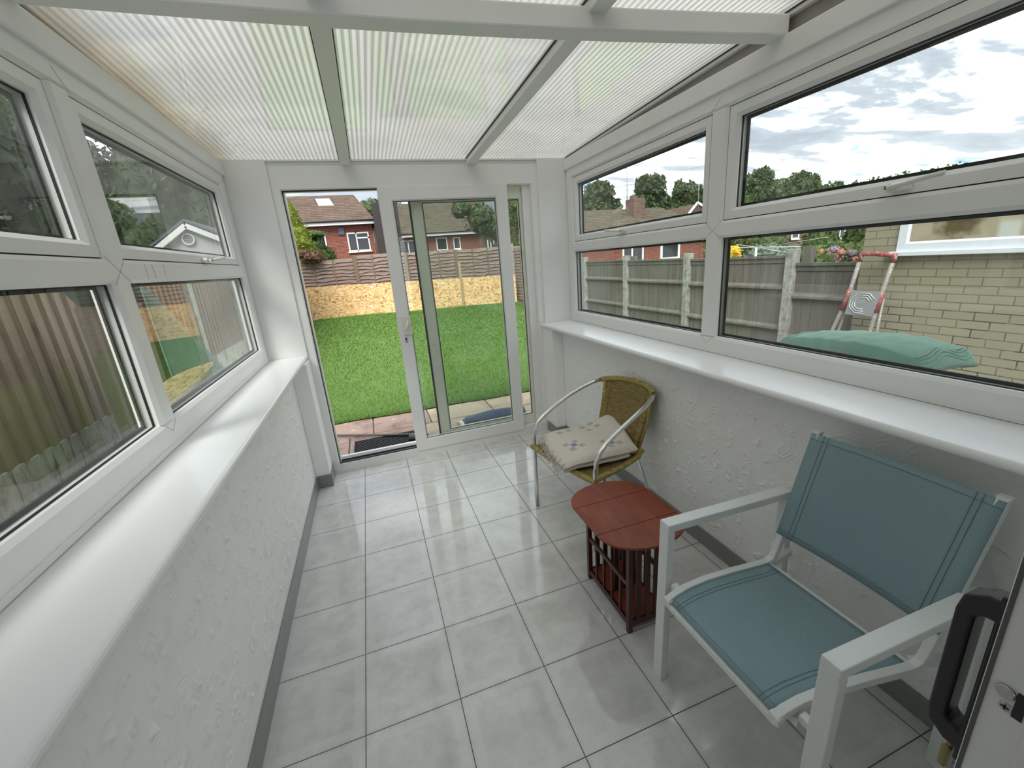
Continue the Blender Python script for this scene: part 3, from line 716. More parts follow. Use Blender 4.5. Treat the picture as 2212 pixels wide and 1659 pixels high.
# seat rails run front to back and bend up into the back uprights
def rail_path(y):
    k_ = (-.023 if y < -.4 else .002) if y else 0
    r_ = [(1.350, y, .417), (1.375, y, .430), (1.42, y, .441), (1.50, y, .445), (1.62, y, .436), (1.72, y, .424), (1.775, y, .420),
            (1.802, y, .432), (1.817, y, .465), (1.838, y, .53), (1.884, y, .68), (1.946, y, .890)]
    return [(a, b + (k_ * (a - 1.60) / .25 if y else 0), c) for a, b, c in r_]
yi = (-.265, -.680)
ya = lambda x: yi[0] + .002 * (x - 1.6) / .25
yb2 = lambda x: yi[1] - .023 * (x - 1.6) / .25
for y in yi:
    mb = MB(); P = rail_path(y)
    n = len(P); vs = []; fs = []
    for i, p in enumerate(P):
        t = (Vector(P[min(i + 1, n - 1)]) - Vector(P[max(i - 1, 0)])).normalized(); nn = Vector((-t.z, 0, t.x)) * .0115
        for s_ in (-.011, .011):
            vs += [(p[0] + nn.x, p[1] + s_, p[2] + nn.z), (p[0] - nn.x, p[1] + s_, p[2] - nn.z)]
    for i in range(n - 1):
        o = i * 4; q = o + 4
        fs += [(o, o + 1, q + 1, q), (o + 2, q + 2, q + 3, o + 3), (o, q, q + 2, o + 2), (o + 1, o + 3, q + 3, q + 1)]
    fs += [(0, 2, 3, 1), (4 * n - 4, 4 * n - 3, 4 * n - 1, 4 * n - 2)]
    mb.add(vs, fs).build('frame_rail', M_white_metal, ac, bevel=.002)
    o_ = .024 if y > -.4 else -.024
    MB().bar((1.405, y, .424), (1.405, y + o_ * 1.6, .424), .022, .022).build('seat_bracket', M_white_metal, ac, bevel=.002)
    MB().box(1.343, 1.361, (ya(1.35) if y > -.4 else yb2(1.35)) - .014, (ya(1.35) if y > -.4 else yb2(1.35)) + .014, .402, .427).build('rail_cap', M_white_metal, ac, bevel=.002)
    MB().bar((1.80, y, .41), (1.925, y + o_ * 1.3, .395), .022, .022).build('rear_bracket', M_white_metal, ac, bevel=.002)
MB().bar((1.352, yi[0] + .012, .405), (1.352, yi[1] + .020, .405), .016, .020, (0, 0, 1)).build('front_rail', M_white_metal, ac, bevel=.002)
MB().bar((1.405, yi[0], .400), (1.405, yi[1], .400), .022, .022).build('cross_rail', M_white_metal, ac, bevel=.002)
MB().bar((1.785, yi[0] + .012, .405), (1.785, yi[1] - .012, .405), .022, .022).build('cross_rail', M_white_metal, ac, bevel=.002)
def sl_seat(u, v):       # u across, v front to back
    P = rail_path(0); xs = [p[0] for p in P[:7]]; zs = [p[2] for p in P[:7]]
    x = 1.352 + (1.772 - 1.352) * v; k = max(i for i in range(6) if xs[i] <= x + 1e-6); tt = (x - xs[k]) / (xs[k + 1] - xs[k])
    z = zs[k] + (zs[k + 1] - zs[k]) * tt + .004
    return (x, ya(x) - .006 + (yb2(x) - ya(x) + .012) * u, z - .012 * math.sin(PI * u) * math.sin(PI * v) ** .5)
def sl_back(u, v):
    x0, z0, x1, z1 = 1.832, .525, 1.945, .886
    return (x0 + (x1 - x0) * v - .012 + .014 * math.sin(PI * u), ya(x0 + (x1 - x0) * v) + .010 + (yb2(x0 + (x1 - x0) * v) - ya(x0 + (x1 - x0) * v) - .020) * u, z0 + (z1 - z0) * v)
def solid(th): return (('SOLIDIFY', dict(thickness=th, offset=0)),)
seat = MB().grid(sl_seat, 20, 20).build('seat', M_sling, ac, mods=solid(.003))
back = MB().grid(sl_back, 20, 14).build('backrest', M_sling, ac, mods=solid(.003))
def seam(P, fixed, axis, parent, off):
    mb = MB(); pts = []
    for i in range(25):
        t = i / 24; q = Vector(P(fixed, t) if axis == 'u' else P(t, fixed)) + Vector(off); pts.append(q)
    mb.tube(pts, .0008, 5).build('seam', M_seam, parent)
for s_ in (.085, .115, .885, .915): seam(sl_seat, s_, 'u', seat, (0, 0, .0022))
for s_ in (.03,): seam(sl_seat, s_, 'v', seat, (0, 0, .0022))
for s_ in (.085, .115, .885, .915): seam(sl_back, s_, 'u', back, (-.0026, 0, 0))
for s_ in (.05, .95): seam(sl_back, s_, 'v', back, (-.0026, 0, 0))
for y in yi: MB().box(1.934, 1.958, (ya(1.946) if y > -.4 else yb2(1.946)) - .013, (ya(1.946) if y > -.4 else yb2(1.946)) + .013, .890, .894).build('end_cap', M_white_metal, ac, bevel=.001)

# ---- gateleg style oval table with slatted magazine base
tb = empty('side_table', (1.485, .19, 0), 'small oval red stained table with a dark slatted magazine base', 'table')
TC = Vector((1.475, .172)); TW, TL, TE, TZ, TT = .189, .100, .146, .460, .010
TA = math.radians(-.5)
def tp(x, y): return (TC.x + x * math.cos(TA) - y * math.sin(TA), TC.y + x * math.sin(TA) + y * math.cos(TA))
def leafpoly(kind):
    pts = []
    if kind == 0: pts = [(-TW, -TL + .001), (TW, -TL + .001), (TW, TL - .001), (-TW, TL - .001)]
    else:
        s_ = kind; n = 28
        for i in range(n + 1):
            a = PI * i / n; pts.append((TW * math.cos(a) * (1 if s_ > 0 else -1), s_ * (TL + .001 + TE * math.sin(a) ** .92)))
    return [(*tp(x, y), TZ) for x, y in pts]
for kind, nm in ((0, 'tabletop'), (1, 'drop_leaf'), (-1, 'drop_leaf')):
    MB().poly(leafpoly(kind), (0, 0, -TT)).build(nm, M_redwood, tb, bevel=.0015)
bx0, bx1, by0, by1 = -.085, .085, -.167, .168
zb_ = TZ - TT
for x, y in ((bx0, by0), (bx1, by0), (bx0, by1), (bx1, by1)):
    p = tp(x, y); M_ = Matrix.Translation((p[0], p[1], 0)) @ Matrix.Rotation(TA, 4, 'Z')
    MB().box(-.010, .010, -.010, .010, 0, zb_, M_).build('leg', M_darkred, tb, bevel=.001)
Mt = Matrix.Translation((TC.x, TC.y, 0)) @ Matrix.Rotation(TA, 4, 'Z')
MB().box(bx0, bx1, by0, by1, .045, .056, Mt).build('bottom_shelf', M_redwood, tb)
for x in (bx0, bx1):
    MB().box(x - .006, x + .006, by0, by1, .222, .243, Mt).build('side_rail', M_darkred, tb, bevel=.001)
    MB().box(x - .006, x + .006, by0, by1, .030, .056, Mt).build('side_rail', M_darkred, tb, bevel=.001)
    for k in range(4):
        y = by0 + (by1 - by0) * (k + 1) / 5
        MB().box(x - .004, x + .004, y - .005, y + .005, .056, .225, Mt).build('slat', M_darkred, tb)
for y in (by0, by1, (by0 + by1) / 2):
    [MB().box(bx0, bx1, y - .005, y + .005, *zq, Mt).build('end_rail', M_darkred, tb) for zq in ((zb_ - .03, zb_), (.030, .056))]
    for k in range(3):
        x = bx0 + (bx1 - bx0) * (k + 1) / 4
        MB().box(x - .011, x + .011, y - .004, y + .004, .056, zb_ - .03, Mt).build('slat', M_darkred, tb)

# ---- rattan bistro chair
FM = Vector((1.455, .765)); FD = Vector((.975, .222)).normalized(); SD = Vector((-FD.y, FD.x))   # FD points to the back
def cl(u, v, z): p = FM + FD * u + SD * v; return (p.x, p.y, z)
wc = empty('rattan_chair', (1.68, .80, 0), 'bistro chair with honey rattan seat and back on a tubular aluminium frame', 'chair')
AR = [(0, .272, 0), (.002, .272, .20), (.004, .272, .40), (.006, .272, .47), (.016, .272, .525), (.040, .271, .565), (.082, .270, .596), (.145, .268, .628), (.22, .266, .660), (.30, .262, .690), (.39, .252, .718), (.46, .234, .740), (.505, .210, .752)]
AR2 = [(.535, .170, .760), (.560, .110, .766), (.572, .05, .769), (.575, 0, .770)]
for s_ in (1, -1):
    MB().tube([cl(u, v * s_, z) for u, v, z in AR], .0125, 14).build('arm_tube', M_alu, wc)
top = [(u, v, z) for u, v, z in AR[-1:] + AR2] + [(u, -v, z) for u, v, z in (AR[-1:] + AR2)[::-1][1:]]
MB().tube([cl(*p) for p in top], .0165, 14).build('top_binding', M_rattan, wc)
for s_ in (1, -1):
    MB().tube([cl(.42, .170 * s_, .415), (cl(.475, .190 * s_, .20)), cl(.52, .205 * s_, 0)], .0115, 12).build('leg', M_alu, wc)
    MB().tube([cl(.425, .170 * s_, .42), cl(.485, .180 * s_, .56), cl(.52, .185 * s_, .755)], .010, 10).build('back_stay', M_rattan, wc)
def bk(u, v):      # woven back, v up
    w_ = .158 + .030 * v; t = (u - .5) * 2
    dep = .425 + .110 * v + .035 * (1 - t * t) * (.3 + .7 * v)
    wv = .0018 * math.sin(u * 2 * PI * 13) * (1 if int(v * 60) % 2 else -1)
    return cl(dep + wv, t * w_, .425 + .325 * v + .012 * (1 - t * t) * v)
MB().grid(bk, 78, 60).build('woven_back', M_weave, wc, mods=solid(.005))
for s_ in (-1, 1):
    mb = MB()
    for k in range(42):
        v = k / 41; p = Vector(bk(.5 + .5 * s_, v)); q = Vector(bk(.5 + .40 * s_, v))
        mb.tube([p + Vector((0, 0, -.004)), p + (p - q) * .12 + Vector((-.006, 0, 0)), q + Vector((-.004, 0, .001))], .0042, 6)
    mb.build('edge_wrap', M_rattan, wc)
def st(u, v):      # woven seat
    t = (u - .5) * 2; w_ = .255 - .05 * v
    wv = .0018 * math.sin(u * 2 * PI * 15) * (1 if int(v * 50) % 2 else -1)
    return cl(.005 + .440 * v, t * w_, .418 - .012 * (1 - t * t) * math.sin(PI * min(1, v + .1)) + wv)
MB().grid(st, 90, 50).build('woven_seat', M_weave, wc, mods=solid(.006))
def wrapped(pts, r, pitch=.0085):
    """a rail bound with cane: a tube with closely spaced turns"""
    mb = MB(); P = [Vector(p) for p in pts]; q = []; rr = []
    for a, b in zip(P[:-1], P[1:]):
        n = max(2, int((b - a).length / (pitch / 2)))
        for i in range(n): q.append(a.lerp(b, i / n)); rr.append(r * (1.0 if len(q) % 2 else .90))
    q.append(P[-1]); rr.append(r)
    return mb.tube(q, rr, 10)
wrapped([cl(-.002, .285, .418), cl(-.006, .18, .412), cl(-.008, 0, .408), cl(-.006, -.18, .412), cl(-.002, -.285, .418)], .0165).build('front_rail', M_rattan, wc)
for s_ in (1, -1):
    wrapped([cl(.0, .262 * s_, .415), cl(.20, .245 * s_, .410), cl(.38, .215 * s_, .412), cl(.44, .180 * s_, .418)], .0165).build('side_rail', M_rattan, wc)
wrapped([cl(.44, .175, .418), cl(.46, 0, .416), cl(.44, -.175, .418)], .014).build('rear_rail', M_rattan, wc)

# ---- folded cream blanket on it
def f_blanket(N):
    o = N.obj(); s = N.xyz(o)
    # chair axes
    du = N.m('ADD', N.m('MULTIPLY', N.m('SUBTRACT', s[0], FM.x), FD.x), N.m('MULTIPLY', N.m('SUBTRACT', s[1], FM.y), FD.y))
    dv = N.m('ADD', N.m('MULTIPLY', N.m('SUBTRACT', s[0], FM.x), SD.x), N.m('MULTIPLY', N.m('SUBTRACT', s[1], FM.y), SD.y))
    n = N.noise(o, 260, 4, .7); n2 = N.noise(o, 9, 4)
    c = N.mix(n2, (.68, .62, .56, 1), (.76, .71, .65, 1))
    def sq(cu, cv, r=.0165):
        return N.m('MULTIPLY', N.band(du, cu - r, cu + r, .002), N.band(dv, cv - r, cv + r, .002))
    g = None
    k = .034
    for cu, cv in ((.075, -.025), (.262, -.125), (.315, .115), (.155, .195)):
        for a, b in ((1, 1), (1, -1), (-1, 1), (-1, -1)):
            q = sq(cu + a * k * .95, cv + b * k * .95); g = q if g is None else N.m('MAXIMUM', g, q)
    bl = None
    for cu, cv in ((.075, -.025), (.262, -.125)):
        q = sq(cu, cv, .0165); bl = q if bl is None else N.m('MAXIMUM', bl, q)
    c = N.mix(N.m('MULTIPLY', g, .85), c, (.42, .42, .36, 1))
    c = N.mix(N.m('MULTIPLY', bl, .85), c, (.15, .18, .40, 1))
    return pbr(N, c, .95, bump=N.bump(n, .6, .004), spec=.1, **{'Sheen Weight': .2})
M_blanket = mat('cream_woven_blanket', f_blanket)
bl = empty('folded_blanket', (FM.x + .2, FM.y, .43), 'cream folded blanket with fringe and small grey and blue squares lying on the rattan chair', 'blanket')
BC = {0: ((-.088, -.135), (.345, -.250), (.520, .135), (.055, .255)), 1: ((-.075, -.125), (.300, -.235), (.470, .120), (.060, .235))}
def bq(q, u, v):
    a, b_, c, d_ = q
    x = a[0] * (1 - u) * (1 - v) + b_[0] * u * (1 - v) + c[0] * u * v + d_[0] * (1 - u) * v
    y = a[1] * (1 - u) * (1 - v) + b_[1] * u * (1 - v) + c[1] * u * v + d_[1] * (1 - u) * v
    return x + .018 * math.sin(PI * v) * (u - .6), y + .02 * math.sin(PI * u) * (.5 - v) * -1
def blanket_layer(z0, z1, q, puff, seed, name, lift=0.0, droop=0.0):
    def surf(u, v, top):
        uu, vv = bq(BC[q], u, v)
        e = min(u, 1 - u, v, 1 - v) / .07; e = math.sin(min(1, e) * PI / 2) ** .6
        n_ = mnoise.noise(Vector((uu * 7, vv * 7, seed))) * .008 + mnoise.noise(Vector((uu * 19, vv * 19, seed))) * .003
        zc = (z0 + z1) / 2; h = (z1 - z0) / 2
        z = zc + (h + puff * math.sin(PI * u) * math.sin(PI * v)) * e if top else zc - h * e
        z += n_ + lift * max(0, u - .6) * 2.5 * max(0, v - .2) * 1.25 - droop * max(0, .22 - u) ** 2 * 14
        return cl(uu, vv, z)
    mb = MB(); mb.grid(lambda u, v: surf(u, v, True), 30, 36); mb.grid(lambda u, v: surf(u, v, False), 30, 36)
    return mb.build(name, M_blanket, bl)
lower = blanket_layer(.430, .462, 1, .002, 1.3, 'lower_fold', .03, .02)
upper = blanket_layer(.454, .502, 0, .008, 4.7, 'upper_fold', .055, .02)
fr_ = MB(); rr = random.Random(3)
for k in range(120):
    tt = k / 119; uu0, vv = bq(BC[0], .0, tt); z0 = .462 + .008 * math.sin(k * .4) + rr.uniform(-.012, .018)
    L = rr.uniform(.020, .042); s_ = rr.uniform(-.02, .02); s2 = rr.uniform(-.02, .02)
    fr_.tube([cl(uu0 + .02, vv, z0), cl(uu0 - .002, vv + s_ * .4, z0 - .004), cl(uu0 - .010 - L * .3, vv + s_, z0 - L * .5), cl(uu0 - .016 - L * .25, vv + s_ + s2, z0 - L)], [.0016, .0016, .0013, .0009], 4)
fr_.build('fringe', M_blanket, bl)

# ================================================================ GARDEN
GZ = -.12
def smooth_ground():
    def P(u, v):
        x = -14 + 64 * u; y = 2.2 + 62 * v
        z = GZ - .03 + (max(0, y - 4) * .012 if y < 16 else .144 + (y - 16) * .11)
        z += max(0, min(1, (x - 6.5) / 4)) * (-.3) * max(0, 1 - (y - 3) / 30)
        return (x, y, z)
    return P
tag(MB().grid(smooth_ground(), 40, 40).build('ground', M_earth), kind='structure')
tag(MB().box(-14, -.26, -4, 2.3, -.5, GZ - .04).build('ground_left', M_earth), kind='structure')
tag(MB().box(2.33, 14, -4, 2.3, -.5, GZ - .05).build('paving_right', mat('grey_patio', lambda N: f_stone(N, (.30, .28, .25), (.22, .20, .18), (.36, .34, .31)))), kind='structure')
LAWN_Z = lambda y: GZ + max(0, y - 4) * .012
osb_a = at(668, 691, z=.02); osb_b = at(1140, 648, z=.02)
OD = (osb_b - osb_a).normalized(); 
def osbp(s_, z): p = osb_a + OD * s_; return Vector((p.x, p.y, z))
# lawn: edge follows the paving, far edge meets the boards
def lawnP(u, v):
    x = -1.3 + 7.1 * u
    ynear = 3.700 - .03 * x + .015 * math.sin(x * 6); yfar = osb_a.y + (x - osb_a.x) * OD.y / OD.x + .02
    y = ynear + (yfar - ynear) * v
    return (x, y, LAWN_Z(y) + .012 + .010 * math.sin(x * 2.1 + y * 1.3) * min(1, v * 8))
lawn = tag(MB().grid(lawnP, 40, 80).build('lawn', M_grass), kind='structure')
rg = random.Random(11); gb = MB()
for k in range(66000):
    u = rg.random(); v = rg.random() ** 2.2
    x, y, z = lawnP(u, v)
    if v > .965 or x < -.9 + (y - 3.7) * -.06 or x > 3.2 + (y - 3.7) * .35: continue
    h = rg.uniform(.016, .034) * (1 + v * .6); a = rg.uniform(0, 2 * PI); wd = rg.uniform(.0016, .003) * (1 + v * 8); dx, dy = math.cos(a) * wd, math.sin(a) * wd
    lx, ly = rg.uniform(-.014, .014), rg.uniform(-.014, .014)
    o = len(gb.v); gb.v += [(x - dx, y - dy, z - .003), (x + dx, y + dy, z - .003), (x + lx, y + ly, z + h)]; gb.f.append((o, o + 1, o + 2)); gb.sm.append(False)
tag(gb.build('turf_pile', M_blade, recalc=False), 'short bright green artificial turf beyond the sliding door', 'grass', kind='stuff')

# paving by the door: individual slabs
pv = MB(); pv2 = MB()
def slab(mb, x0, x1, y0, y1): mb.box(x0, x1, y0, y1, GZ - .06, GZ)
g = .006
slab(pv, -1.0, .402 - g, 3.20 + g, 3.73); slab(pv, .402 + g, 1.02 - g, 3.20 + g, 3.70)
slab(pv2, 1.02 + g, 1.74 - g, 3.20 + g, 3.67); slab(pv2, 1.74 + g, 2.6, 3.20 + g, 3.65)
slab(pv, -1.0, .165 - g, 2.28, 3.20 - g); slab(pv, .165 + g, .86 - g, 2.28, 3.20 - g); slab(pv2, .86 + g, 1.46 - g, 2.28, 3.20 - g); slab(pv2, 1.46 + g, 2.6, 2.28, 3.20 - g)
struct('patio', pv, M_stone, bevel=.006); struct('patio_buff', pv2, M_stone2, bevel=.006)
struct('patio_base', MB().box(-1.2, 2.8, 2.2, 3.74, GZ - .1, GZ - .012), M_earth)
# step outside the door
struct('door_step', MB().box(.05, 2.02, 2.262, 2.30, -.3, .04), plain('aged_step', (.45, .44, .42), .8))

# black rubber ring mat
matz = GZ + .004
mp0 = at(790, 965, z=GZ)
mt_ = MB(); RR = .016
x0m, x1m, y0m, y1m = .215, .86, 2.62, 3.03
nx = int((x1m - x0m) / .034); ny = int((y1m - y0m) / .030)
for i in range(nx):
    for j in range(ny):
        cx = x0m + .02 + i * .034 + (.017 if j % 2 else 0); cy = y0m + .018 + j * .030
        if cx > x1m - .015: continue
        o = len(mt_.v); S_ = 8
        for rr_, zz_ in ((.0175, 0), (.0175, .014), (.0125, .014), (.0125, 0)):
            for k in range(S_): mt_.v.append((cx + rr_ * math.cos(2 * PI * k / S_), cy + rr_ * math.sin(2 * PI * k / S_), matz + zz_))
        for q in range(3):
            for k in range(S_):
                k2 = (k + 1) % S_; mt_.f.append((o + q * S_ + k, o + q * S_ + k2, o + (q + 1) * S_ + k2, o + (q + 1) * S_ + k)); mt_.sm.append(False)
dm = mt_.build('doormat', M_black); tag(dm, 'black rubber ring mat on the paving just outside the open door', 'mat')
MB().box(x0m, x1m, y0m, y0m + .012, matz, matz + .014).box(x0m, x1m, y1m - .012, y1m, matz, matz + .014).box(x0m, x0m + .012, y0m, y1m, matz, matz + .014).box(x1m - .012, x1m, y0m, y1m, matz, matz + .014).build('rim', M_black, dm)
# grey pole lying across
pa = at(700, 941, z=GZ + .02); pb = at(925, 938, z=GZ + .03)
tag(MB().tube([pa, pa.lerp(pb, .5), pb], .011, 10).build('pole', plain('grey_pole', (.13, .125, .12), .5)), 'thin dark grey pole lying on the paving behind the rubber mat', 'pole')
# rubber clog end behind the door leaf
cp = at(893, 942, z=GZ + .045)
def clog(u, v):
    th = 2 * PI * u; ph = PI * v
    return (cp.x + .02 + .075 * -math.cos(ph) * .9, cp.y + .034 * math.sin(ph) ** .7 * math.cos(th), GZ + .040 + .035 * math.sin(ph) ** .7 * math.sin(th) * (1 + .2 * math.cos(ph)))
tag(MB().grid(clog, 16, 12).build('garden_clog', M_greyrub), 'grey green rubber shoe toe resting on the black rubber mat', 'shoe')
# navy cloth with white fringe
nb = empty('navy_rug', (1.62, 2.95, GZ), 'folded navy cloth with white fringe lying on the paving seen through the door glass', 'rug')
c0 = at(1030, 915, z=GZ); 
def nrug(u, v):
    x = 1.30 + .72 * u; y = 2.86 + .20 * v + .05 * u
    return (x, y, GZ + .004 + .075 * math.sin(PI * v) ** .5 * min(1, u * 9 + .15) + .008 * math.sin(9 * u + 5 * v))
MB().grid(nrug, 24, 14).build('cloth_fold', M_navy, nb, mods=solid(.006))
fz = MB()
for k in range(46):
    v = k / 45; p = Vector(nrug(0.015, v)); fz.tube([p + Vector((.05, 0, .012)), p + Vector((0, 0, .006)), p + Vector((-.035 + rg.uniform(-.01, .01), rg.uniform(-.015, .01), -.0))], .0035, 5)
fz.build('fringe', M_white_fl, nb)

# ---- strand board edging along the far end of the lawn, with stakes
LO = (osb_b - osb_a).length
ob = empty('osb_edging', tuple(osb_a), 'low run of orange strand board panels standing at the far end of the lawn', 'boards')
zt = lambda s_: at(652, 615, y=osb_a.y).z if s_ < 0 else 0
h0 = 1.17
cuts = [0.0, 2.42, 4.86, 7.6]
for k in range(3):
    a, b_ = cuts[k], cuts[k + 1] - .004
    pz = lambda s_: 1.155 - .0215 * s_
    p = [osbp(a, -.1), osbp(b_, -.1), osbp(b_, pz(b_)), osbp(a, pz(a))]
    MB().poly(p, (OD.y * -.012, OD.x * .012, 0)).build('board_panel', M_osb, ob)
lab = MB()
for px, py in ((803, 620), (803, 661), (956, 612)):
    q = at(px, py, y=osb_a.y); s_ = (q.x - osb_a.x) / OD.x; q = at(px, py, y=osbp(s_, 0).y); c = osbp((q.x - osb_a.x) / OD.x, q.z)
    MB().box(c.x - .055, c.x + .055, c.y - .006, c.y - .003, c.z - .03, c.z + .03).build('paper_sticker', M_white_fl, ob)
q = at(990, 640, y=15.2)
sp = (q.x - osb_a.x) / OD.x; c = osbp(sp, 0)
MB().box(c.x - .05, c.x + .03, c.y - .05, c.y - .01, -.1, 1.62).build('stake', M_new_wood, ob)
c = osbp(sp - 1.05, 0); MB().box(c.x - .03, c.x + .03, c.y + .05, c.y + .09, -.1, 1.85).build('stake', M_new_wood, ob)

# ---- brown lap panel fence behind it
def lapfence():
    root = empty('lap_fence', (2, 16.6, 0), 'old brown horizontal lap panel fence with posts behind the strand board', 'fence')
    rl = random.Random(5)
    def FP(s_): p = osb_a + OD * s_; return Vector((p.x - OD.y * .9 * -1 * 0, p.y + .85, 0))
    posts = [-.35, 1.92, 3.78, 5.64, 7.5, 9.36]
    for i, s_ in enumerate(posts):
        c = FP(s_); MB().box(c.x - .055, c.x + .055, c.y - .06, c.y + .04, .0, 2.16 - .018 * s_).build('post', M_post_w, root, bevel=.01)
    for i in range(-1, 5):
        s0 = posts[i] + .05 if i >= 0 else posts[0] - 1.9; s1 = posts[i + 1] - .05
        if i < 0: s1 = posts[0] - .05
        a, b_ = FP(s0), FP(s1); mb = MB(); ztop = 2.02 - .018 * s0 + (.12 if i > 0 else 0); nb_ = 15; hh = 1.85 / nb_
        for k in range(nb_):
            z1 = ztop - k * hh; n = 14; vs = []; ph = rl.uniform(0, 9)
            for j in range(n + 1):
                t = j / n; p = a.lerp(b_, t); wob = .022 * math.sin(t * 9 + ph) + .016 * math.sin(t * 21 + ph * 2)
                vs += [(p.x, p.y, z1 + .01), (p.x, p.y - .045, z1 - hh + .012 + wob)]
            mb.add(vs, [(2 * j, 2 * j + 2, 2 * j + 3, 2 * j + 1) for j in range(n)])
        mb.build('lap_boards', M_fence_b, root, mods=solid(.006))
        for t in (.0, .33, .66, 1.0):
            p = a.lerp(b_, t); MB().box(p.x - .02, p.x + .02, p.y - .055, p.y - .03, ztop - 1.85, ztop + .02).build('batten', M_post_w, root)
lapfence()

# ---- generic foliage
def foliage(name, blobs, n, size, mt, label=None, cat=None, group=None, parent=None, seed=1, core=True, stretch=1.0, trunk=None, flat=1.0):
    """leaf mass: many small folded leaves scattered through overlapping lumpy crowns"""
    r = random.Random(seed); mb = MB()
    tot = sum(b[3] * b[4] for b in blobs)
    if core:
        for (cx, cy, cz, rx, rz) in blobs:
            def S(u, v, cx=cx, cy=cy, cz=cz, rx=rx, rz=rz):
                th = 2 * PI * u; ph = PI * v; d_ = Vector((math.sin(ph) * math.cos(th), math.sin(ph) * math.sin(th), math.cos(ph)))
                k = .80 + .16 * mnoise.noise(d_ * 2.2 + Vector((cx, cz, 1)))
                return (cx + d_.x * rx * k, cy + d_.y * rx * k * flat, cz + d_.z * rz * k)
            mb.grid(S, 14, 9, smooth=False)
    for (cx, cy, cz, rx, rz) in blobs:
        m_ = int(n * rx * rz / tot)
        for _ in range(m_):
            d_ = Vector((r.gauss(0, 1), r.gauss(0, 1), r.gauss(0, 1))).normalized()
            k = (.86 + .26 * mnoise.noise(d_ * 3.1 + Vector((cx * 1.7, cz, 3)))) * r.uniform(.84, 1.10)
            p = Vector((cx + d_.x * rx * k, cy + d_.y * rx * k * flat, cz + d_.z * rz * k))
            a = Vector((r.gauss(0, 1), r.gauss(0, 1), r.gauss(0, 1))).normalized(); b_ = a.cross(Vector((r.gauss(0, 1), r.gauss(0, 1), r.gauss(0, 1)))).normalized()
            s_ = size * r.uniform(.6, 1.4); a = a * s_ * stretch; b_ = b_ * s_ * .55
            o = len(mb.v); mb.v += [tuple(p - a), tuple(p + b_), tuple(p + a), tuple(p - b_)]; mb.f.append((o, o + 1, o + 2, o + 3)); mb.sm.append(False)
    o = mb.build(name, mt, parent, recalc=False)
    if label: tag(o, label, cat, group)
    return o
def tree(name, base, h, blobs, n, size, mt, label, group=None, seed=1, cat='tree'):
    root = empty(name, base, label, cat, group)
    MB().tube([base, (base[0] + .1, base[1], base[2] + h * .45), (base[0], base[1], base[2] + h * .75)], [h * .03, h * .022, h * .012], 8).build('trunk', M_bark, root)
    foliage('crown', blobs, n, size, mt, parent=root, seed=seed)
    return root

# ---- red brick bungalow beyond the fence, on rising ground
def house_window(parent, x0, x1, z0, z1, y, split=(.5,), hsplit=None, sill_=True, fw=.07):
    wf = MB(); mp = lambda a, b, dd: (a, y + dd, b)
    ring(wf, (x0, x1, z0, z1), [(0, -.03), (fw, -.03), (fw, .02), (0, .02)], mp)
    for s_ in split:
        xs = x0 + (x1 - x0) * s_; wf.box(xs - fw * .45, xs + fw * .45, y - .03, y + .02, z0, z1)
    if hsplit: wf.box(x0 + (x1 - x0) * hsplit[0], x1, y - .03, y + .02, z0 + (z1 - z0) * hsplit[1] - .035, z0 + (z1 - z0) * hsplit[1] + .035)
    if sill_: wf.box(x0 - .06, x1 + .06, y - .10, y + .02, z0 - .06, z0)
    f = wf.build('window', M_fascia, parent)
    MB().box(x0 + fw * .5, x1 - fw * .5, y - .004, y + .003, z0 + fw * .5, z1 - fw * .5).build('pane', M_darkglass, f)
    return f
def bungalow(name, x0, x1, yf, zg, ze, zrg, depth, wall, rooft, label, wins=(), hipR=0.0, group=None, over=.35):
    """long house facing the camera side: front wall at yf, eaves ze, ridge zrg"""
    root = empty(name, ((x0 + x1) / 2, yf + depth / 2, zg), label, 'house', group)
    MB().box(x0, x1, yf, yf + depth, zg - .6, ze).build('wall', wall, root)
    ym = yf + depth / 2; s_ = (zrg - ze) / (ym - yf); zo = ze - s_ * over * 0
    A = [(x0 - .2, yf - over, ze), (x1 + .2, yf - over, ze), (x1 + .2 - hipR, ym, zrg), (x0 - .2, ym, zrg), (x0 - .2, yf + depth + over, ze), (x1 + .2, yf + depth + over, ze)]
    A += [(a, b_, c - .12) for a, b_, c in A]
    MB().add(A, [(0, 1, 2, 3), (3, 2, 5, 4), (1, 5, 2), (0, 3, 4), (6, 9, 8, 7), (9, 10, 11, 8), (0, 6, 7, 1), (4, 5, 11, 10)]).build('roof', rooft, root)
    MB().box(x0 - .2, x1 + .2, yf - over - .02, yf - over + .02, ze - .20, ze - .02).build('fascia', M_fascia, root)
    MB().tube([(x0 - .2, yf - over - .06, ze + .0), (x1 + .2, yf - over - .06, ze + .0)], .055, 8).build('gutter', M_dark_fascia, root)
    for w_ in wins: house_window(root, *w_[:4], yf, **(w_[4] if len(w_) > 4 else {}))
    return root
Y1 = 25.0
A1 = lambda px, py, dy=0: at(px, py, y=Y1 + dy)
el = A1(640, 482, -.35); er = A1(812, 474, -.35); rr_ = at(752, 421, y=Y1 + 3.4)
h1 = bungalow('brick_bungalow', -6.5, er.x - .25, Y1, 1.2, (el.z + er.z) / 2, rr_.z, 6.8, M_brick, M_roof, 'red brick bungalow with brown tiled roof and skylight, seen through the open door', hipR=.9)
a, b_ = A1(748, 503), A1(802, 541)
house_window(h1, a.x, b_.x, b_.z, a.z, Y1, split=(.42,), hsplit=(.42, .70))
a, b_ = A1(683, 506), A1(709, 542)
house_window(h1, a.x - .5, b_.x, b_.z, a.z, Y1, split=(.5,))
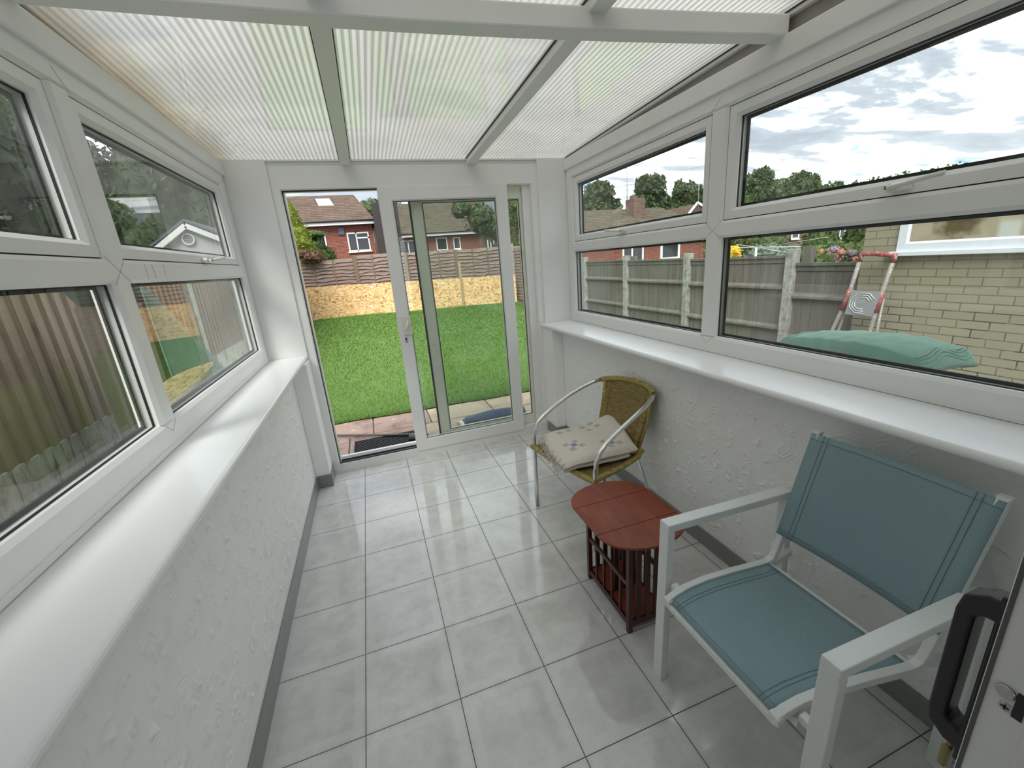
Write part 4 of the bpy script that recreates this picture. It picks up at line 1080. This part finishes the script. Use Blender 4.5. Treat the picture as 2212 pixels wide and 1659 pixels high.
def roofpt(px, py):
    """point of the front roof slope on this line of sight"""
    z0 = (el.z + er.z) / 2; sl_ = (rr_.z - z0) / 3.4; lo, hi = Y1 - .5, Y1 + 3.4
    for _ in range(40):
        mid = (lo + hi) / 2; p = at(px, py, y=mid)
        if p.z < z0 + (mid - Y1) * sl_ : hi = mid
        else: lo = mid
    return p
q = [roofpt(*p) for p in ((681, 432), (712, 431), (722, 446), (689, 447))]
up = Vector((0, -.35, .5)).normalized() * .06
f_ = MB().poly([p + (p - (q[0] + q[2]) / 2) * .16 for p in q], up).build('skylight', M_dark_fascia, h1)
MB().poly([p + up * 1.02 for p in q], up * .15).build('pane', M_skylight, f_)
p = A1(737, 500); MB().box(p.x - .15, p.x + .15, Y1 - .08, Y1, p.z - .17, p.z + .17).build('alarm_box', plain('blue_grey_box', (.10, .12, .17), .5), h1)
# second and third houses in the row
Y2 = 29.0
A2 = lambda px, py: at(px, py, y=Y2)
e2 = A2(855, 517); e2r = A2(1010, 507); r2 = at(1000, 437, y=Y2 + 3.4)
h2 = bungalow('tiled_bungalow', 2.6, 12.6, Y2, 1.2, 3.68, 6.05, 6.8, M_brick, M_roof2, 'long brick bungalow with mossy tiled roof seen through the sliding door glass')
for (xa, ya, xb, yb, kw) in ((865, 520, 900, 548, dict(split=(.5,))), (941, 514, 968, 540, dict(split=())), (978, 513, 996, 538, dict(split=())), (1052, 518, 1069, 545, dict(split=(.5,)))):
    a, b_ = A2(xa, ya), A2(xb, yb); house_window(h2, a.x, b_.x, b_.z, a.z, Y2, **kw)
a = at(1020, 440, y=Y2 + 3.6); MB().box(a.x - .35, a.x + .35, Y2 + 2.6, Y2 + 3.3, 4.6, 7.4).build('chimney', M_brick, h2)
a = at(1022, 440, y=Y2 + 2.8); b_ = at(1060, 487, y=Y2 + .8); c = at(1098, 487, y=Y2 + .8); d_ = at(1098, 436, y=Y2 + 2.8)
MB().poly([a, b_, c, d_], (0, -.05, .07)).build('solar_panel', M_slate, h2)

# ---- bungalow and taller house seen through the right hand window
Y3 = 22.0
h3 = bungalow('hipped_bungalow', 9.6, 23.0, Y3, -.2, 2.35, 4.25, 6.5, M_brick, M_roof2, 'brick bungalow with hipped tiled roof and chimney beyond the right hand fence', hipR=2.3)
house_window(h3, 15.72, 17.25, .55, 1.86, Y3, split=(.45,), sill_=False, fw=.12)
house_window(h3, 18.5, 20.0, .75, 1.86, Y3, split=(), fw=.16)
house_window(h3, 12.0, 12.9, .95, 1.8, Y3, split=())
a = at(1361, 433, y=Y3 + 3.0); b_ = at(1361, 462, y=Y3 + 2.2)
MB().box(a.x - .42, a.x + .42, Y3 + 1.9, Y3 + 2.9, 3.2, 4.75).box(a.x - .36, a.x - .1, Y3 + 2.2, Y3 + 2.5, 4.75, 4.95).build('chimney', M_brick_b, h3)
MB().box(a.x - .5, a.x + .5, Y3 + 1.8, Y3 + 2.5, 3.25, 3.42).build('flashing', M_fascia, h3)
def aerial(px, ptop, pbot, Y, label, yagi=True, lean=0.0, low=None):
    t = at(px, ptop, y=Y); b0 = at(px - lean, pbot, y=Y)
    b1 = b0 if low is None else b0 + (b0 - t) / (t.z - b0.z) * (b0.z - low)
    root = empty('television_aerial', tuple(b1), label, 'aerial')
    MB().tube([b1, t], .022, 6).build('mast', plain('galvanised_mast', (.35, .36, .37), .5), root)
    if yagi:
        mb = MB(); d_ = Vector((.8, -.6, .12)).normalized(); L = 1.1 * Y / 24
        mb.tube([t - d_ * L * .5, t + d_ * L * .5], .014, 5)
        for k in range(7):
            c = t + d_ * L * (k / 6 - .5); e = Vector((.5, .7, .25)).normalized() * (.16 + .05 * (k == 0) * 3) * Y / 24; mb.tube([c - e, c + e], .009, 4)
        mb.build('antenna', MATS['galvanised_mast'], root)
aerial(1354.5, 348, 432, Y3 + 2.4, 'plain tall mast standing on the chimney of the hipped bungalow', False)
aerial(1369, 359, 408, Y3 + 14, 'aerial just right of the chimney mast above the trees', True, 0, -1.0)
aerial(1511, 360, 455, Y3 + 4, 'tall aerial left of the right hand window mullion', True, 3)
aerial(2001, 331, 420, 30, 'aerial standing in the cloudy sky above the window lever', True, 9, -1.0)
aerial(2140, 338, 380, 34, 'small faint aerial at the far right of the cloudy window view', True, 2, -1.0)
# small gable between
gr = empty('gabled_house', (24.5, 24, 0), 'distant house gable with pale barge boards right of the hipped bungalow', 'house')
a, b_, c = at(1489, 462, y=26), at(1506, 440, y=26), at(1524, 462, y=26)
MB().poly([(a.x, 26, a.z), (c.x + .6, 26, a.z), (b_.x, 26, b_.z)], (0, 6, 0)).build('roof', M_roof, gr)
MB().box(a.x + .3, c.x + .4, 26.3, 31, -1, a.z).build('wall', M_brick_b, gr)
MB().bar((a.x - .1, 25.95, a.z), (b_.x, 25.95, b_.z + .08), .05, .16).bar((c.x + .7, 25.95, a.z), (b_.x, 25.95, b_.z + .08), .05, .16).build('barge_board', M_fascia, gr)
# taller brown brick house further right
h4 = empty('brown_brick_house', (37, 27, 0), 'brown brick two storey house partly hidden by shrubs beyond the grey fence', 'house')
MB().box(32.4, 50, 26, 33, -3, 2.95).build('wall', M_brick_b, h4)
MB().add([(32, 25.6, 2.95), (50.5, 25.6, 2.95), (50.5, 29.5, 4.2), (32, 29.5, 4.2), (32, 33.4, 2.95), (50.5, 33.4, 2.95)], [(0, 1, 2, 3), (3, 2, 5, 4), (0, 3, 4), (1, 5, 2)]).build('roof', M_roof, h4)
MB().box(30.0, 33.0, 25.4, 26.4, -3, 2.95).build('wall', M_brick, h4)
for xa, ya, xb, yb in ((1664, 470, 1675, 523), (1711, 480, 1724, 516), (1799, 480, 1822, 516)):
    a, b_ = at(xa, ya, y=25.95), at(xb, yb, y=25.95); house_window(h4, a.x, b_.x, b_.z, a.z, 25.9 if xa > 1670 else 25.3, split=(.6,) if xa > 1750 else (), fw=.12)

# ---- weathered close board fence on the right, running away from the house
def closeboard():
    X = 6.0
    root = empty('close_board_fence', (X, 6, -.4), 'weathered grey close board fence with concrete posts on the right boundary', 'fence')
    ps = [3.088, 5.04, 6.93, 8.78, 10.2]; ztop = lambda y: 1.30 + .012 * (y - 3.1)
    for k, y in enumerate(ps):
        MB().box(X - .075, X + .045, y - .06, y + .06, -.6, 1.375 + .012 * (y - 3)).build('post', M_conc2, root, bevel=.006)
        MB().box(X + .05, X + .13, y - .19, y - .075, -.6, 1.40).build('timber_post', M_fence_r, root) if k in (0, 2) else None
    def panel(y0, y1, zt_):
        mb = MB(); n = max(2, int((y1 - y0) / .12)); r = random.Random(int(y0 * 10))
        for i in range(n):
            a = y0 + (y1 - y0) * i / n; b_ = y0 + (y1 - y0) * (i + 1) / n
            mb.box(X + .0, X + .014 + r.uniform(0, .006), a + .002, b_ - .001, -.5, zt_ - .03 - r.uniform(0, .008))
        mb.build('fence_boards', M_fence_r, root)
        for zz_ in (zt_ - .42, zt_ - .98, zt_ - 1.5):
            MB().poly([(X, y0, zz_ - .03), (X - .045, y0, zz_ - .03), (X - .045, y0, zz_), (X, y0, zz_ + .04)], (0, y1 - y0, 0)).build('rail', M_fence_r, root)
        MB().box(X - .03, X + .03, y0, y1, zt_ - .035, zt_).box(X - .012, X, y0, y1, zt_ - .10, zt_ - .035).build('capping', M_fence_r, root)
    for a, b_ in zip(ps[:-1], ps[1:]): panel(a + .06, b_ - .06, ztop(a))
    panel(2.09, ps[0] - .06, 1.195)
closeboard()
# far side return fence
# ---- cream painted brick building with its window
XC = 5.70
cb = empty('cream_brick_building', (7.5, -1, -.2), 'cream painted brick outbuilding with an obscured glass window', 'building')
MB().box(XC, 9.5, -6, 2.065, -.4, 1.80).build('wall', M_cream, cb)
MB().box(XC - .03, 9.7, -6, 2.09, 1.80, 1.86).build('flat_roof', M_dark_fascia, cb)
mpc = lambda a, b, dd: (XC + dd, a, b)
M_wf = plain('grey_white_upvc', (.62, .66, .70), .4)
wf = MB(); ring(wf, (.30, 1.742, 1.305, 1.76), [(0, -.022), (.07, -.022), (.095, 0), (.095, .05), (0, .05)], mpc); wo = wf.build('window_frame', M_wf, cb)
MB().box(XC - .06, XC + .02, .25, 1.80, 1.262, 1.305).build('window_sill', M_wf, cb, bevel=.005)
def f_frost(N):
    o = N.obj(); s = N.xyz(o)
    n = N.noise(o, 3.0, 3, .5)
    c = N.ramp(n, [(.3, (.27, .23, .15)), (.55, (.38, .34, .24)), (.75, (.32, .29, .20))])
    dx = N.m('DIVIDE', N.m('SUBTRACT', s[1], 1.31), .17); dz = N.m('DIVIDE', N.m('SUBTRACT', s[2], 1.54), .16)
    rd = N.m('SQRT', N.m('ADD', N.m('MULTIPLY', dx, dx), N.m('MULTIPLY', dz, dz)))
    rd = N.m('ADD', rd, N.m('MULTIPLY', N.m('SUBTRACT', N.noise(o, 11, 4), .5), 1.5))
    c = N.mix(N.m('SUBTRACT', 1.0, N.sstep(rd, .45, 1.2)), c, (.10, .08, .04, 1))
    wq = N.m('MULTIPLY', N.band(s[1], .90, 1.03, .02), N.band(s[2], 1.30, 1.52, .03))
    c = N.mix(N.m('MULTIPLY', wq, .6), c, (.55, .62, .60, 1))
    return pbr(N, c, .12, spec=.5)
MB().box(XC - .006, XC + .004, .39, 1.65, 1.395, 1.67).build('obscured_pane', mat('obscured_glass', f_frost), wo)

# ---- folded aluminium step ladder leaning on the cream wall
ld_ = empty('step_ladder', (5.55, 1.85, GZ), 'paint spattered folded step ladder with red top loop leaning by the cream wall', 'ladder')
def f_spat(N, base, metal=0.0):
    o = N.obj(); v = N.ramp(N.noise(o, 45, 5, .7), [(.57, 0.0), (.63, 1.0)])
    c = N.mix(v, RGBA(base), (.45, .43, .41, 1)); return pbr(N, c, .5, metal)
M_lad = mat('spattered_aluminium', lambda N: f_spat(N, (.22, .205, .185)))
M_ladr = mat('spattered_red_plastic', lambda N: f_spat(N, (.27, .06, .06)))
XLd = 5.50
pt = lambda px, py, x=XLd: at(px, py, x=x)
lt, rt = pt(1862, 548, 5.58), pt(1934, 552, 5.58); lm_, rm_ = pt(1833, 640, 5.52), pt(1901, 645, 5.52); lb, rb_ = pt(1787, 735, 5.46), pt(1871, 742, 5.46)
for a, b_, c in ((lt, lm_, lb), (rt, rm_, rb_)):
    dn = (c - b_) / (c - b_).z; foot = c + dn * (GZ - .05 - c.z)
    MB().tube([a, b_, c, foot], .021, 8).build('stile', M_lad, ld_)
    k2 = Vector((.06, -.035, 0)); MB().tube([b_ + k2 * .4, c + k2 * 1.1, foot + k2 * 2], .015, 8).build('rear_stile', M_lad, ld_)
    MB().tube([b_ + (a - b_) * .16, b_, b_ + (c - b_) * .30], .030, 8).build('grip', M_ladr, ld_)
MB().tube([lt + (lm_ - lt) * .18, lt, (lt + rt) / 2 + Vector((0, 0, .008)), rt, rt + (rm_ - rt) * .16], .025, 8).build('top_loop', M_ladr, ld_)
q = [pt(1842, 627, 5.51), pt(1906, 630, 5.51), pt(1886, 683, 5.48), pt(1826, 678, 5.48)]
pl = MB().poly(q, (-.014, 0, 0)).build('platform', plain('ribbed_aluminium', (.27, .28, .29), .4, .3), ld_)
cq = (q[0] + q[1] + q[2] + q[3]) / 4; ex = (q[1] - q[0]) * .5; ez = (q[3] - q[0]) * .5
rbm = MB()
for k in (.88, .70, .52):
    for s0 in (0, 1):
        ring_ = []
        for i in range(9):
            a = PI / 8 + i * PI / 4
            ring_.append(cq + ex * (k * math.cos(a)) + ez * (-k * math.sin(a)) + Vector((-.018, 0, 0)))
    rbm.tube(ring_[:7], .0045, 5)
rbm.build('embossed_rib', plain('bright_rib', (.55, .56, .57), .35, .4), pl)
for f__ in (1.0,): MB().tube([q[3], q[2]], .012, 6).build('step_edge', M_lad, ld_)
MB().tube([lb + (lm_ - lb) * .05, rb_ + (rm_ - rb_) * .05], .018, 6).build('tread', M_lad, ld_)

# ---- sea green rug lumped over a garden chest outside the right window
def rugtop(u, v):
    y = .67 - .735 * u; x = 2.80 + .42 * v + .03 * math.sin(7 * u)
    edge = min(1, min(u, 1 - u) / .05); ed2 = min(1, v / .12)
    prof_ = .895 + .085 * math.sin(PI * u) ** .7 + .015 * u + .010 * math.sin(8 * u + 1.5)
    z = prof_ - .035 * (1 - edge) + .02 * math.sin(PI * v) + .008 * mnoise.noise(Vector((u * 14, v * 5, 2)))
    z -= (1 - ed2) * .35
    return (x - (1 - ed2) * .02, y, z)
gc = empty('garden_chest', (3.03, .25, GZ), 'dark garden chest under the sea green rug outside the right hand window', 'chest')
MB().box(2.86, 3.20, -.06, .64, GZ - .05, .84).build('body', plain('dark_green_plastic', (.03, .05, .045), .6), gc, bevel=.01)
rug = MB().grid(rugtop, 60, 24).build('green_rug', M_towel, mods=solid(.02)); tag(rug, 'thick sea green rug rumpled over a chest outside the right hand window', 'rug')
fr2 = MB()
for uu in (.03, .05, .07, .93, .945, .96, .975):
    pts = [Vector(rugtop(uu + .01 * math.sin(j * .5), .10 + .88 * j / 20)) + Vector((0, 0, .014)) for j in range(21)]
    fr2.tube(pts, .007, 5)
fr2.build('ribbed_end', M_towel, rug)

# ---- rotary washing line arms and wires
wl = empty('rotary_washing_line', (7.2, 5.5, 0), 'rotary washing line wires just above the grey fence top', 'washing line')
mb = MB(); hub = at(1634, 534, x=7.5)
for ex_, ey_ in ((1520, 541), (1570, 535), (1720, 549), (1848, 532), (1590, 528), (1690, 545)):
    mb.tube([hub, at(ex_, ey_, x=7.5)], .007, 5)
mb.tube([at(1560, 536, x=7.3), at(1860, 531, x=7.3)], .004, 4); mb.tube([at(1690, 527, x=8), at(1790, 512, x=8)], .004, 4)
mb.build('line', plain('pale_cord', (.5, .52, .5), .6), wl)
MB().tube([hub, (hub.x, hub.y, -.6)], .02, 8).build('mast', MATS['pale_cord'], wl)

# ---- shrubs and trees right
G = 'shrubs behind the grey right hand fence'
def shrub(name, px, py, x, rx, rz, n, size, mt, label, seed, extra=(), cat='shrub'):
    c = at(px, py, x=x)
    bl_ = [(c.x, c.y, c.z, rx, rz)] + [(c.x + a, c.y + b_, c.z + d_, r1, r2) for a, b_, d_, r1, r2 in extra]
    return foliage(name, bl_, n, size, mt, label, cat, seed=seed)
shrub('golden_shrub', 1579, 549, 6.9, .17, .17, 420, .028, M_leaf_gold, 'small golden yellow shrub peeping over the grey fence top', 3)
shrub('hedge_shrub', 1612, 528, 12.5, .85, .85, 5200, .06, M_leaf, 'rounded green shrub left of the brown house behind the fence', 4, ((.2, -.5, -.2, .7, .75), (-.3, .6, .0, .7, .8)))
shrub('hedge_shrub', 1768, 530, 17.5, .62, .85, 3000, .07, M_leaf, 'green shrub between the two windows of the brown brick house', 5, ((.1, -.4, -.45, .5, .6), (.1, .45, -.45, .5, .6)))
shrub('hedge_shrub', 1862, 522, 11.0, .36, .7, 2400, .05, M_leaf, 'green shrub against the corner of the cream outbuilding', 6, ((0, .25, -.4, .3, .5),))
shrub('grey_leaf_shrub', 1660, 552, 9.0, .55, .26, 1600, .035, plain('grey_green_leaves', (.11, .15, .11), .7, var=.5, sc_=10), 'low grey green shrub behind the washing line', 8, ((.0, -.5, -.03, .4, .2),))
hy = empty('hydrangea', (6.9, 2.7, .5), 'hydrangea with faded pink and mauve flower heads above the low fence panel', 'hydrangea')
c = at(1800, 560, x=6.9)
foliage('leaves', [(c.x, c.y, c.z - .05, .55, .32), (c.x, c.y + .4, c.z - .05, .4, .25), (c.x, c.y - .4, c.z - .05, .45, .28)], 2200, .035, M_leaf, parent=hy, seed=9)
M_mauve = mat('mauve_flowers', lambda N: f_leaf(N, (.22, .17, .20), (.32, .26, .30), (.42, .36, .38)))
M_coral = mat('coral_flowers', lambda N: f_leaf(N, (.38, .14, .07), (.52, .24, .14), (.60, .36, .24)))
rh = random.Random(4)
for k, (px, py) in enumerate(((1766, 567), (1778, 546), (1777, 561), (1797, 549), (1803, 540), (1818, 546), (1812, 552), (1832, 556), (1822, 563), (1793, 564), (1840, 548), (1785, 565), (1850, 562), (1806, 563))):
    p = at(px, py, x=6.62); foliage('flower_head', [(p.x, p.y, p.z, .078, .062)], 150, .014, (M_coral if k in (0, 2, 11, 1) else M_mauve if k % 3 == 1 else M_flower), parent=hy, seed=20 + k)
FT = 'trees on the skyline beyond the houses'
def skytree(px, ptop, pbase, Y, wpx, label, n, seed, size=.30, mt=None):
    t = at(px, ptop, y=Y); k = (t - CAM).dot(RF) / F; wd = wpx * k / 2; b_ = at(px, pbase, y=Y); hh = t.z - b_.z
    r = random.Random(seed); bl_ = [(t.x, Y, t.z - hh * .42, wd * .70, hh * .42), (t.x - wd * .35, Y, t.z - hh * 1.0, wd * .75, hh * .5), (t.x + wd * .4, Y, t.z - hh * 1.05, wd * .75, hh * .5)]
    for i in range(6): a = 2 * PI * i / 6 + seed; bl_.append((t.x + wd * r.uniform(.45, .8) * math.cos(a), Y + wd * .3 * math.sin(a), t.z - hh * (.5 + .26 * math.sin(a * 1.7 + seed)), wd * r.uniform(.25, .42), hh * r.uniform(.18, .30)))
    tree('broadleaf_tree', (t.x, Y, b_.z - 6), hh + 6, bl_, n, size, mt or M_leaf_far, label, seed=seed)
skytree(1292, 391, 455, 45, 95, 'round topped tree at the left end of the right window skyline', 5200, 31)
skytree(1407, 375, 450, 45, 92, 'tallest round tree behind the hipped bungalow roof', 6200, 32)
skytree(1488, 392, 465, 53, 90, 'tree just left of the window mullion behind the tall aerial', 5200, 33)
skytree(1640, 363, 500, 40, 110, 'dark leafy tree just right of the window mullion', 7500, 34)
skytree(1730, 368, 480, 44, 100, 'broad tree in the middle of the right window skyline', 6500, 35)
skytree(1790, 395, 470, 50, 70, 'lower tree at the right end of the tree group', 3500, 36)
skytree(1683, 384, 480, 60, 130, 'broad low tree filling the gap behind the two trees right of the mullion', 5200, 37)
hb2 = []
for k in range(9): p = at(1815 + k * 32, 398 - k * 5.5, y=70); hb2.append((p.x, 70, p.z - 4.2, 7.5, 4.2))
foliage('distant_woodland', hb2, 9000, .5, M_leaf_far, 'low line of distant woodland falling away to the right', 'woodland', seed=40)
p = at(1612, 440, y=19); tree('olive_tree', (p.x, 19, -1), 3.5, [(p.x, 19, p.z - .5, .7, 1.1), (p.x - .4, 19, p.z - 1.2, .8, 1.0), (p.x + .4, 19, p.z - 1.6, .8, .9)], 4200, .06, M_leaf, 'yellowish green tree close behind the right mullion', seed=41)
# trees beyond the sliding door
p = at(800, 455, y=40); tree('garden_tree', (p.x, 40, 1), 7, [(p.x, 40, p.z - .1, 1.4, 1.1), (p.x - 1.1, 40, p.z - .8, 1.2, .8), (p.x + 1.1, 40, p.z - .3, 1.4, 1.4), (p.x + 2.0, 40, p.z - .9, 1.4, 1.7)], 4200, .11, M_leaf_far, 'dark tree between the two bungalows seen from the door', seed=42)
p = at(825, 500, y=24.5); MB_ = MB().box(p.x - .35, p.x + 1.0, 24.2, 24.5, 1.0, at(820, 440, y=24.5).z); tag(MB_.build('dark_shed_wall', plain('dark_timber', (.035, .028, .025), .8)), 'dark timber wall at the right end of the red brick bungalow', 'shed')
p = at(1040, 500, y=21); tree('thin_tree', (p.x, 21, 0), 5.5, [(p.x, 21, p.z + .6, .8, .9), (p.x + .9, 21, p.z + .2, .9, .8), (p.x - 1.0, 21, p.z + 1.1, .55, .45), (p.x + 1.6, 21, p.z + 1.2, .8, 1.0)], 1500, .10, M_leaf_far, 'sparse small tree in front of the mossy roofed bungalow', seed=43)
p = at(1118, 480, y=17); tree('overhanging_tree', (p.x + .8, 17, 0), 5.0, [(p.x + .5, 17, p.z + .5, 1.0, 1.3), (p.x + 1.2, 17, p.z - .2, 1.2, 1.3), (p.x + .3, 17, p.z - .9, .6, .6)], 4200, .07, M_leaf, 'dense tree at the right edge of the sliding door view', seed=44)
# far plants by the left jamb
p = at(640, 500, y=15.5); foliage('golden_conifer', [(p.x - .55, 18.2, p.z + .75, .5, .75), (p.x - .35, 18.2, p.z - .1, .6, .9), (p.x - .25, 18.2, p.z - .9, .6, .8)], 5200, .045, M_leaf_yel, 'yellow green conifer at the left edge of the open doorway', 'conifer', seed=45)
p = at(680, 520, y=18); p = at(676, 535, y=20.5); foliage('rose_bush', [(p.x - .1, 20.5, p.z - .1, .75, .65), (p.x - .5, 20.5, p.z + .1, .55, .5), (p.x + .4, 20.5, p.z - .4, .55, .5), (p.x + .1, 20.5, p.z + .55, .6, .22), (p.x - .2, 20.5, p.z - .9, .8, .6)], 4200, .055, M_leaf, 'dark green bush in front of the red brick bungalow window', 'bush', seed=46)
p = at(676, 556, y=16.4); foliage('dead_climber', [(p.x, 16.25, p.z, .45, .26), (p.x - .3, 16.25, p.z + .1, .3, .22)], 1500, .04, M_leaf_brown, 'brown dead climber hanging over the lap fence top', 'climber', seed=47)
# tops of lap fence neighbours: dark pergola plants behind the glass
p = at(1085, 470, y=41); tree('garden_tree', (p.x + 2, 41, 1), 8, [(p.x + 2.6, 41, p.z + .6, 2.1, 2.0), (p.x + 4.3, 41, p.z - .2, 2.3, 2.3)], 3000, .12, M_leaf_far, 'distant tree behind the slate grey solar panel', seed=48)
# right hand boundary return seen through the far right glass: horizontal lap panel
rf = empty('side_lap_fence', (6.6, 11, 0), 'dark horizontal slat fence panel seen through the rightmost strip of door glass', 'fence')
a = at(1108, 640, y=14.2)
for k in range(17):
    z = 1.95 - k * .11; q4 = [(6.02, 14.4, z), (6.2, 10.5, z), (6.18, 10.5, z - .125), (6.0, 14.4, z - .125)]; MB_ = MB().poly(q4, (.012, 0, 0)) if k == 0 else MB_.poly(q4, (.012, 0, 0))
MB_.build('lap_boards', M_fence_b, rf)
for t in (0, .5, 1): MB().box(5.90 + .18 * t, 6.0 + .18 * t, 14.35 - 3.8 * t, 14.45 - 3.8 * t, -.2, 2.1).build('post', M_conc2, rf)

# ---- left boundary: featheredge boards, concrete posts and gravel boards
def leftfence():
    X = -1.45
    root = empty('featheredge_fence', (X, 4, -.2), 'brown featheredge fence with mossy concrete posts and gravel boards close outside the left window', 'fence')
    ps = [1.245, 3.085, 4.87, 6.62, 8.4, 10.2, 12.0, 13.8]
    ps = [-.60] + ps
    for y in ps:
        MB().box(X - .05, X + .055, y - .075, y + .055, -.5, 1.80).build('post', M_conc, root, bevel=.008)
    for k, (a, b_) in enumerate(zip(ps[:-1], ps[1:])):
        MB().box(X - .02, X + .03, a + .05, b_ - .07, -.5, .33).box(X - .02, X + .03, a + .05, b_ - .07, .335, .635).build('gravel_board', M_conc, root, bevel=.004)
        mb = MB(); n = 14; y0, y1 = a + .055, b_ - .075
        for i in range(n):
            ya = y0 + (y1 - y0) * i / n; yb_ = y0 + (y1 - y0) * (i + 1) / n + .012
            mb.poly([(X + .004, ya, .637), (X + .040, ya, .637), (X + .012, yb_, .637), (X + .0, yb_, .637)], (0, 0, 1.10))
        mb.build('fence_boards', M_fence_l, root)
leftfence()
# conifer hedge and shed gable beyond it
foliage('conifer_hedge', [(-3.7, y, 2.6 + .25 * math.sin(y * 2), 1.25, 2.3 + .3 * math.sin(y * 1.3)) for y in (1.0, 2.6, 4.2, 5.8)], 18000, .055, M_leaf_dark, 'tall dark conifer hedge close beyond the left boundary fence', 'hedge', seed=50, stretch=1.7)
foliage('conifer_row', [(-8.7 + k * 1.5, 13.0, 2.9, 1.3, 2.9) for k in range(5)], 11000, .06, M_leaf_dark, 'dark conifer row standing behind the white summerhouse gable', 'hedge', seed=51, stretch=1.7)
sg = empty('summerhouse', (-3.0, 8.6, 0), 'white timber summerhouse gable with a round louvred vent beyond the left fence', 'summerhouse')
YS = 8.6
gp = [at(px, py, y=YS) for px, py in ((322, 560), (405, 492), (520, 536), (520, 575), (322, 575))]
M_wp = plain('white_painted_boards', (.48, .49, .48), .5, var=.05)
MB().poly([(p.x, YS, p.z) for p in (gp[0], gp[1], gp[2])] + [(gp[2].x, YS, -.2), (gp[0].x, YS, -.2)], (0, 2.4, 0)).build('wall', M_wp, sg)
for a, b_ in ((0, 1), (1, 2)): MB().bar((gp[a].x, YS - .05, gp[a].z + .03), (gp[b_].x, YS - .05, gp[b_].z + .03), .10, .09).build('barge_board', M_fascia, sg)
MB().poly([(gp[0].x - .1, YS - .1, gp[0].z + .05), (gp[1].x, YS - .1, gp[1].z + .10), (gp[2].x + .1, YS - .1, gp[2].z + .05), (gp[2].x + .1, YS - .1, gp[2].z + .09), (gp[1].x, YS - .1, gp[1].z + .15), (gp[0].x - .1, YS - .1, gp[0].z + .09)], (0, 2.6, 0)).build('roof', M_slate, sg)
vc = at(407, 517, y=YS - .02); vr = abs(at(421, 517, y=YS).x - vc.x)
MB().tube([(vc.x + vr * math.cos(a), YS - .03, vc.z + vr * math.sin(a)) for a in [2 * PI * i / 24 for i in range(24)]], .014, 6, closed=True).build('vent_ring', M_fascia, sg)
MB().poly([(vc.x + vr * math.cos(2 * PI * i / 24), YS - .004, vc.z + vr * math.sin(2 * PI * i / 24)) for i in range(24)], (0, -.004, 0)).build('vent_disc', plain('grey_vent', (.16, .17, .17), .6), sg)
vb = MB()
for k in range(7):
    z = vc.z + vr * (k - 3) / 3.6; hw = math.sqrt(max(0, vr * vr - (z - vc.z) ** 2)); vb.box(vc.x - hw, vc.x + hw, YS - .03, YS - .005, z - .012, z + .006)
vb.build('louvre', plain('grey_louvre', (.30, .32, .32), .5), sg)

# ---- green cloth over a leaning stack, and a strand board offcut, in the side passage
def tent(u, v):      # slope falling towards the door, u along the ridge side, v down the slope
    x = -.72 - .40 * u; y = 2.03 + 1.06 * v + .03 * math.sin(6 * u)
    z = 1.60 - .82 * v ** .95 + .02 * mnoise.noise(Vector((u * 4, v * 6, 8))) - .04 * math.sin(PI * u)
    return (x, y, z)
gs = MB().grid(tent, 20, 36).build('green_dust_sheet', M_towel, mods=solid(.012)); tag(gs, 'sea green cloth draped in a slope outside the far pane of the left window', 'cloth')
def tent2(u, v):     # front hanging side
    a = Vector(tent(0, v)); return (a.x + .05 * u, a.y - .05 * u, a.z - (a.z - .45) * u)
MB().grid(tent2, 10, 30).build('hanging_side', M_towel, gs, mods=solid(.01))
tk = empty('stacked_panels', (-.93, 2.5, -.2), 'dark timber stack under the sea green cloth outside the left window', 'timber')
MB().poly([(-1.10, 2.08, -.2), (-1.10, 2.08, 1.45), (-1.10, 3.0, .73), (-1.10, 3.0, -.2)], (.34, 0, 0)).build('timber_stack', plain('dark_timber_2', (.08, .065, .05), .8), tk)
def off(u, v):
    t = (u - .5) * 2
    x = -.40 - .13 * v * (1 - t * t * .8); y = .98 + .90 * u + .05 * v; z = 1.015 + .03 * t - .03 * (1 - t * t) + .05 * v * (1 - t * t)
    return (x, y, z)
tag(MB().box(-.56, -.42, 1.25, 1.85, -.2, .975).build('trestle', MATS['dark_timber_2']), 'dark narrow timber trestle under the curved board outside the left window', 'trestle')
tag(MB().grid(off, 24, 6).build('strand_board_offcut', mat('weathered_strand_board', lambda N: pbr(N, N.ramp(N.noise(N.scale(N.obj(), (6, 1, 12)), 14, 6, .7, .8), [(.38, (.07, .05, .025)), (.5, (.26, .19, .09)), (.68, (.40, .31, .17))]), .8)), mods=solid(.011)), 'curved brown strand board offcut lying just outside the left window', 'board')
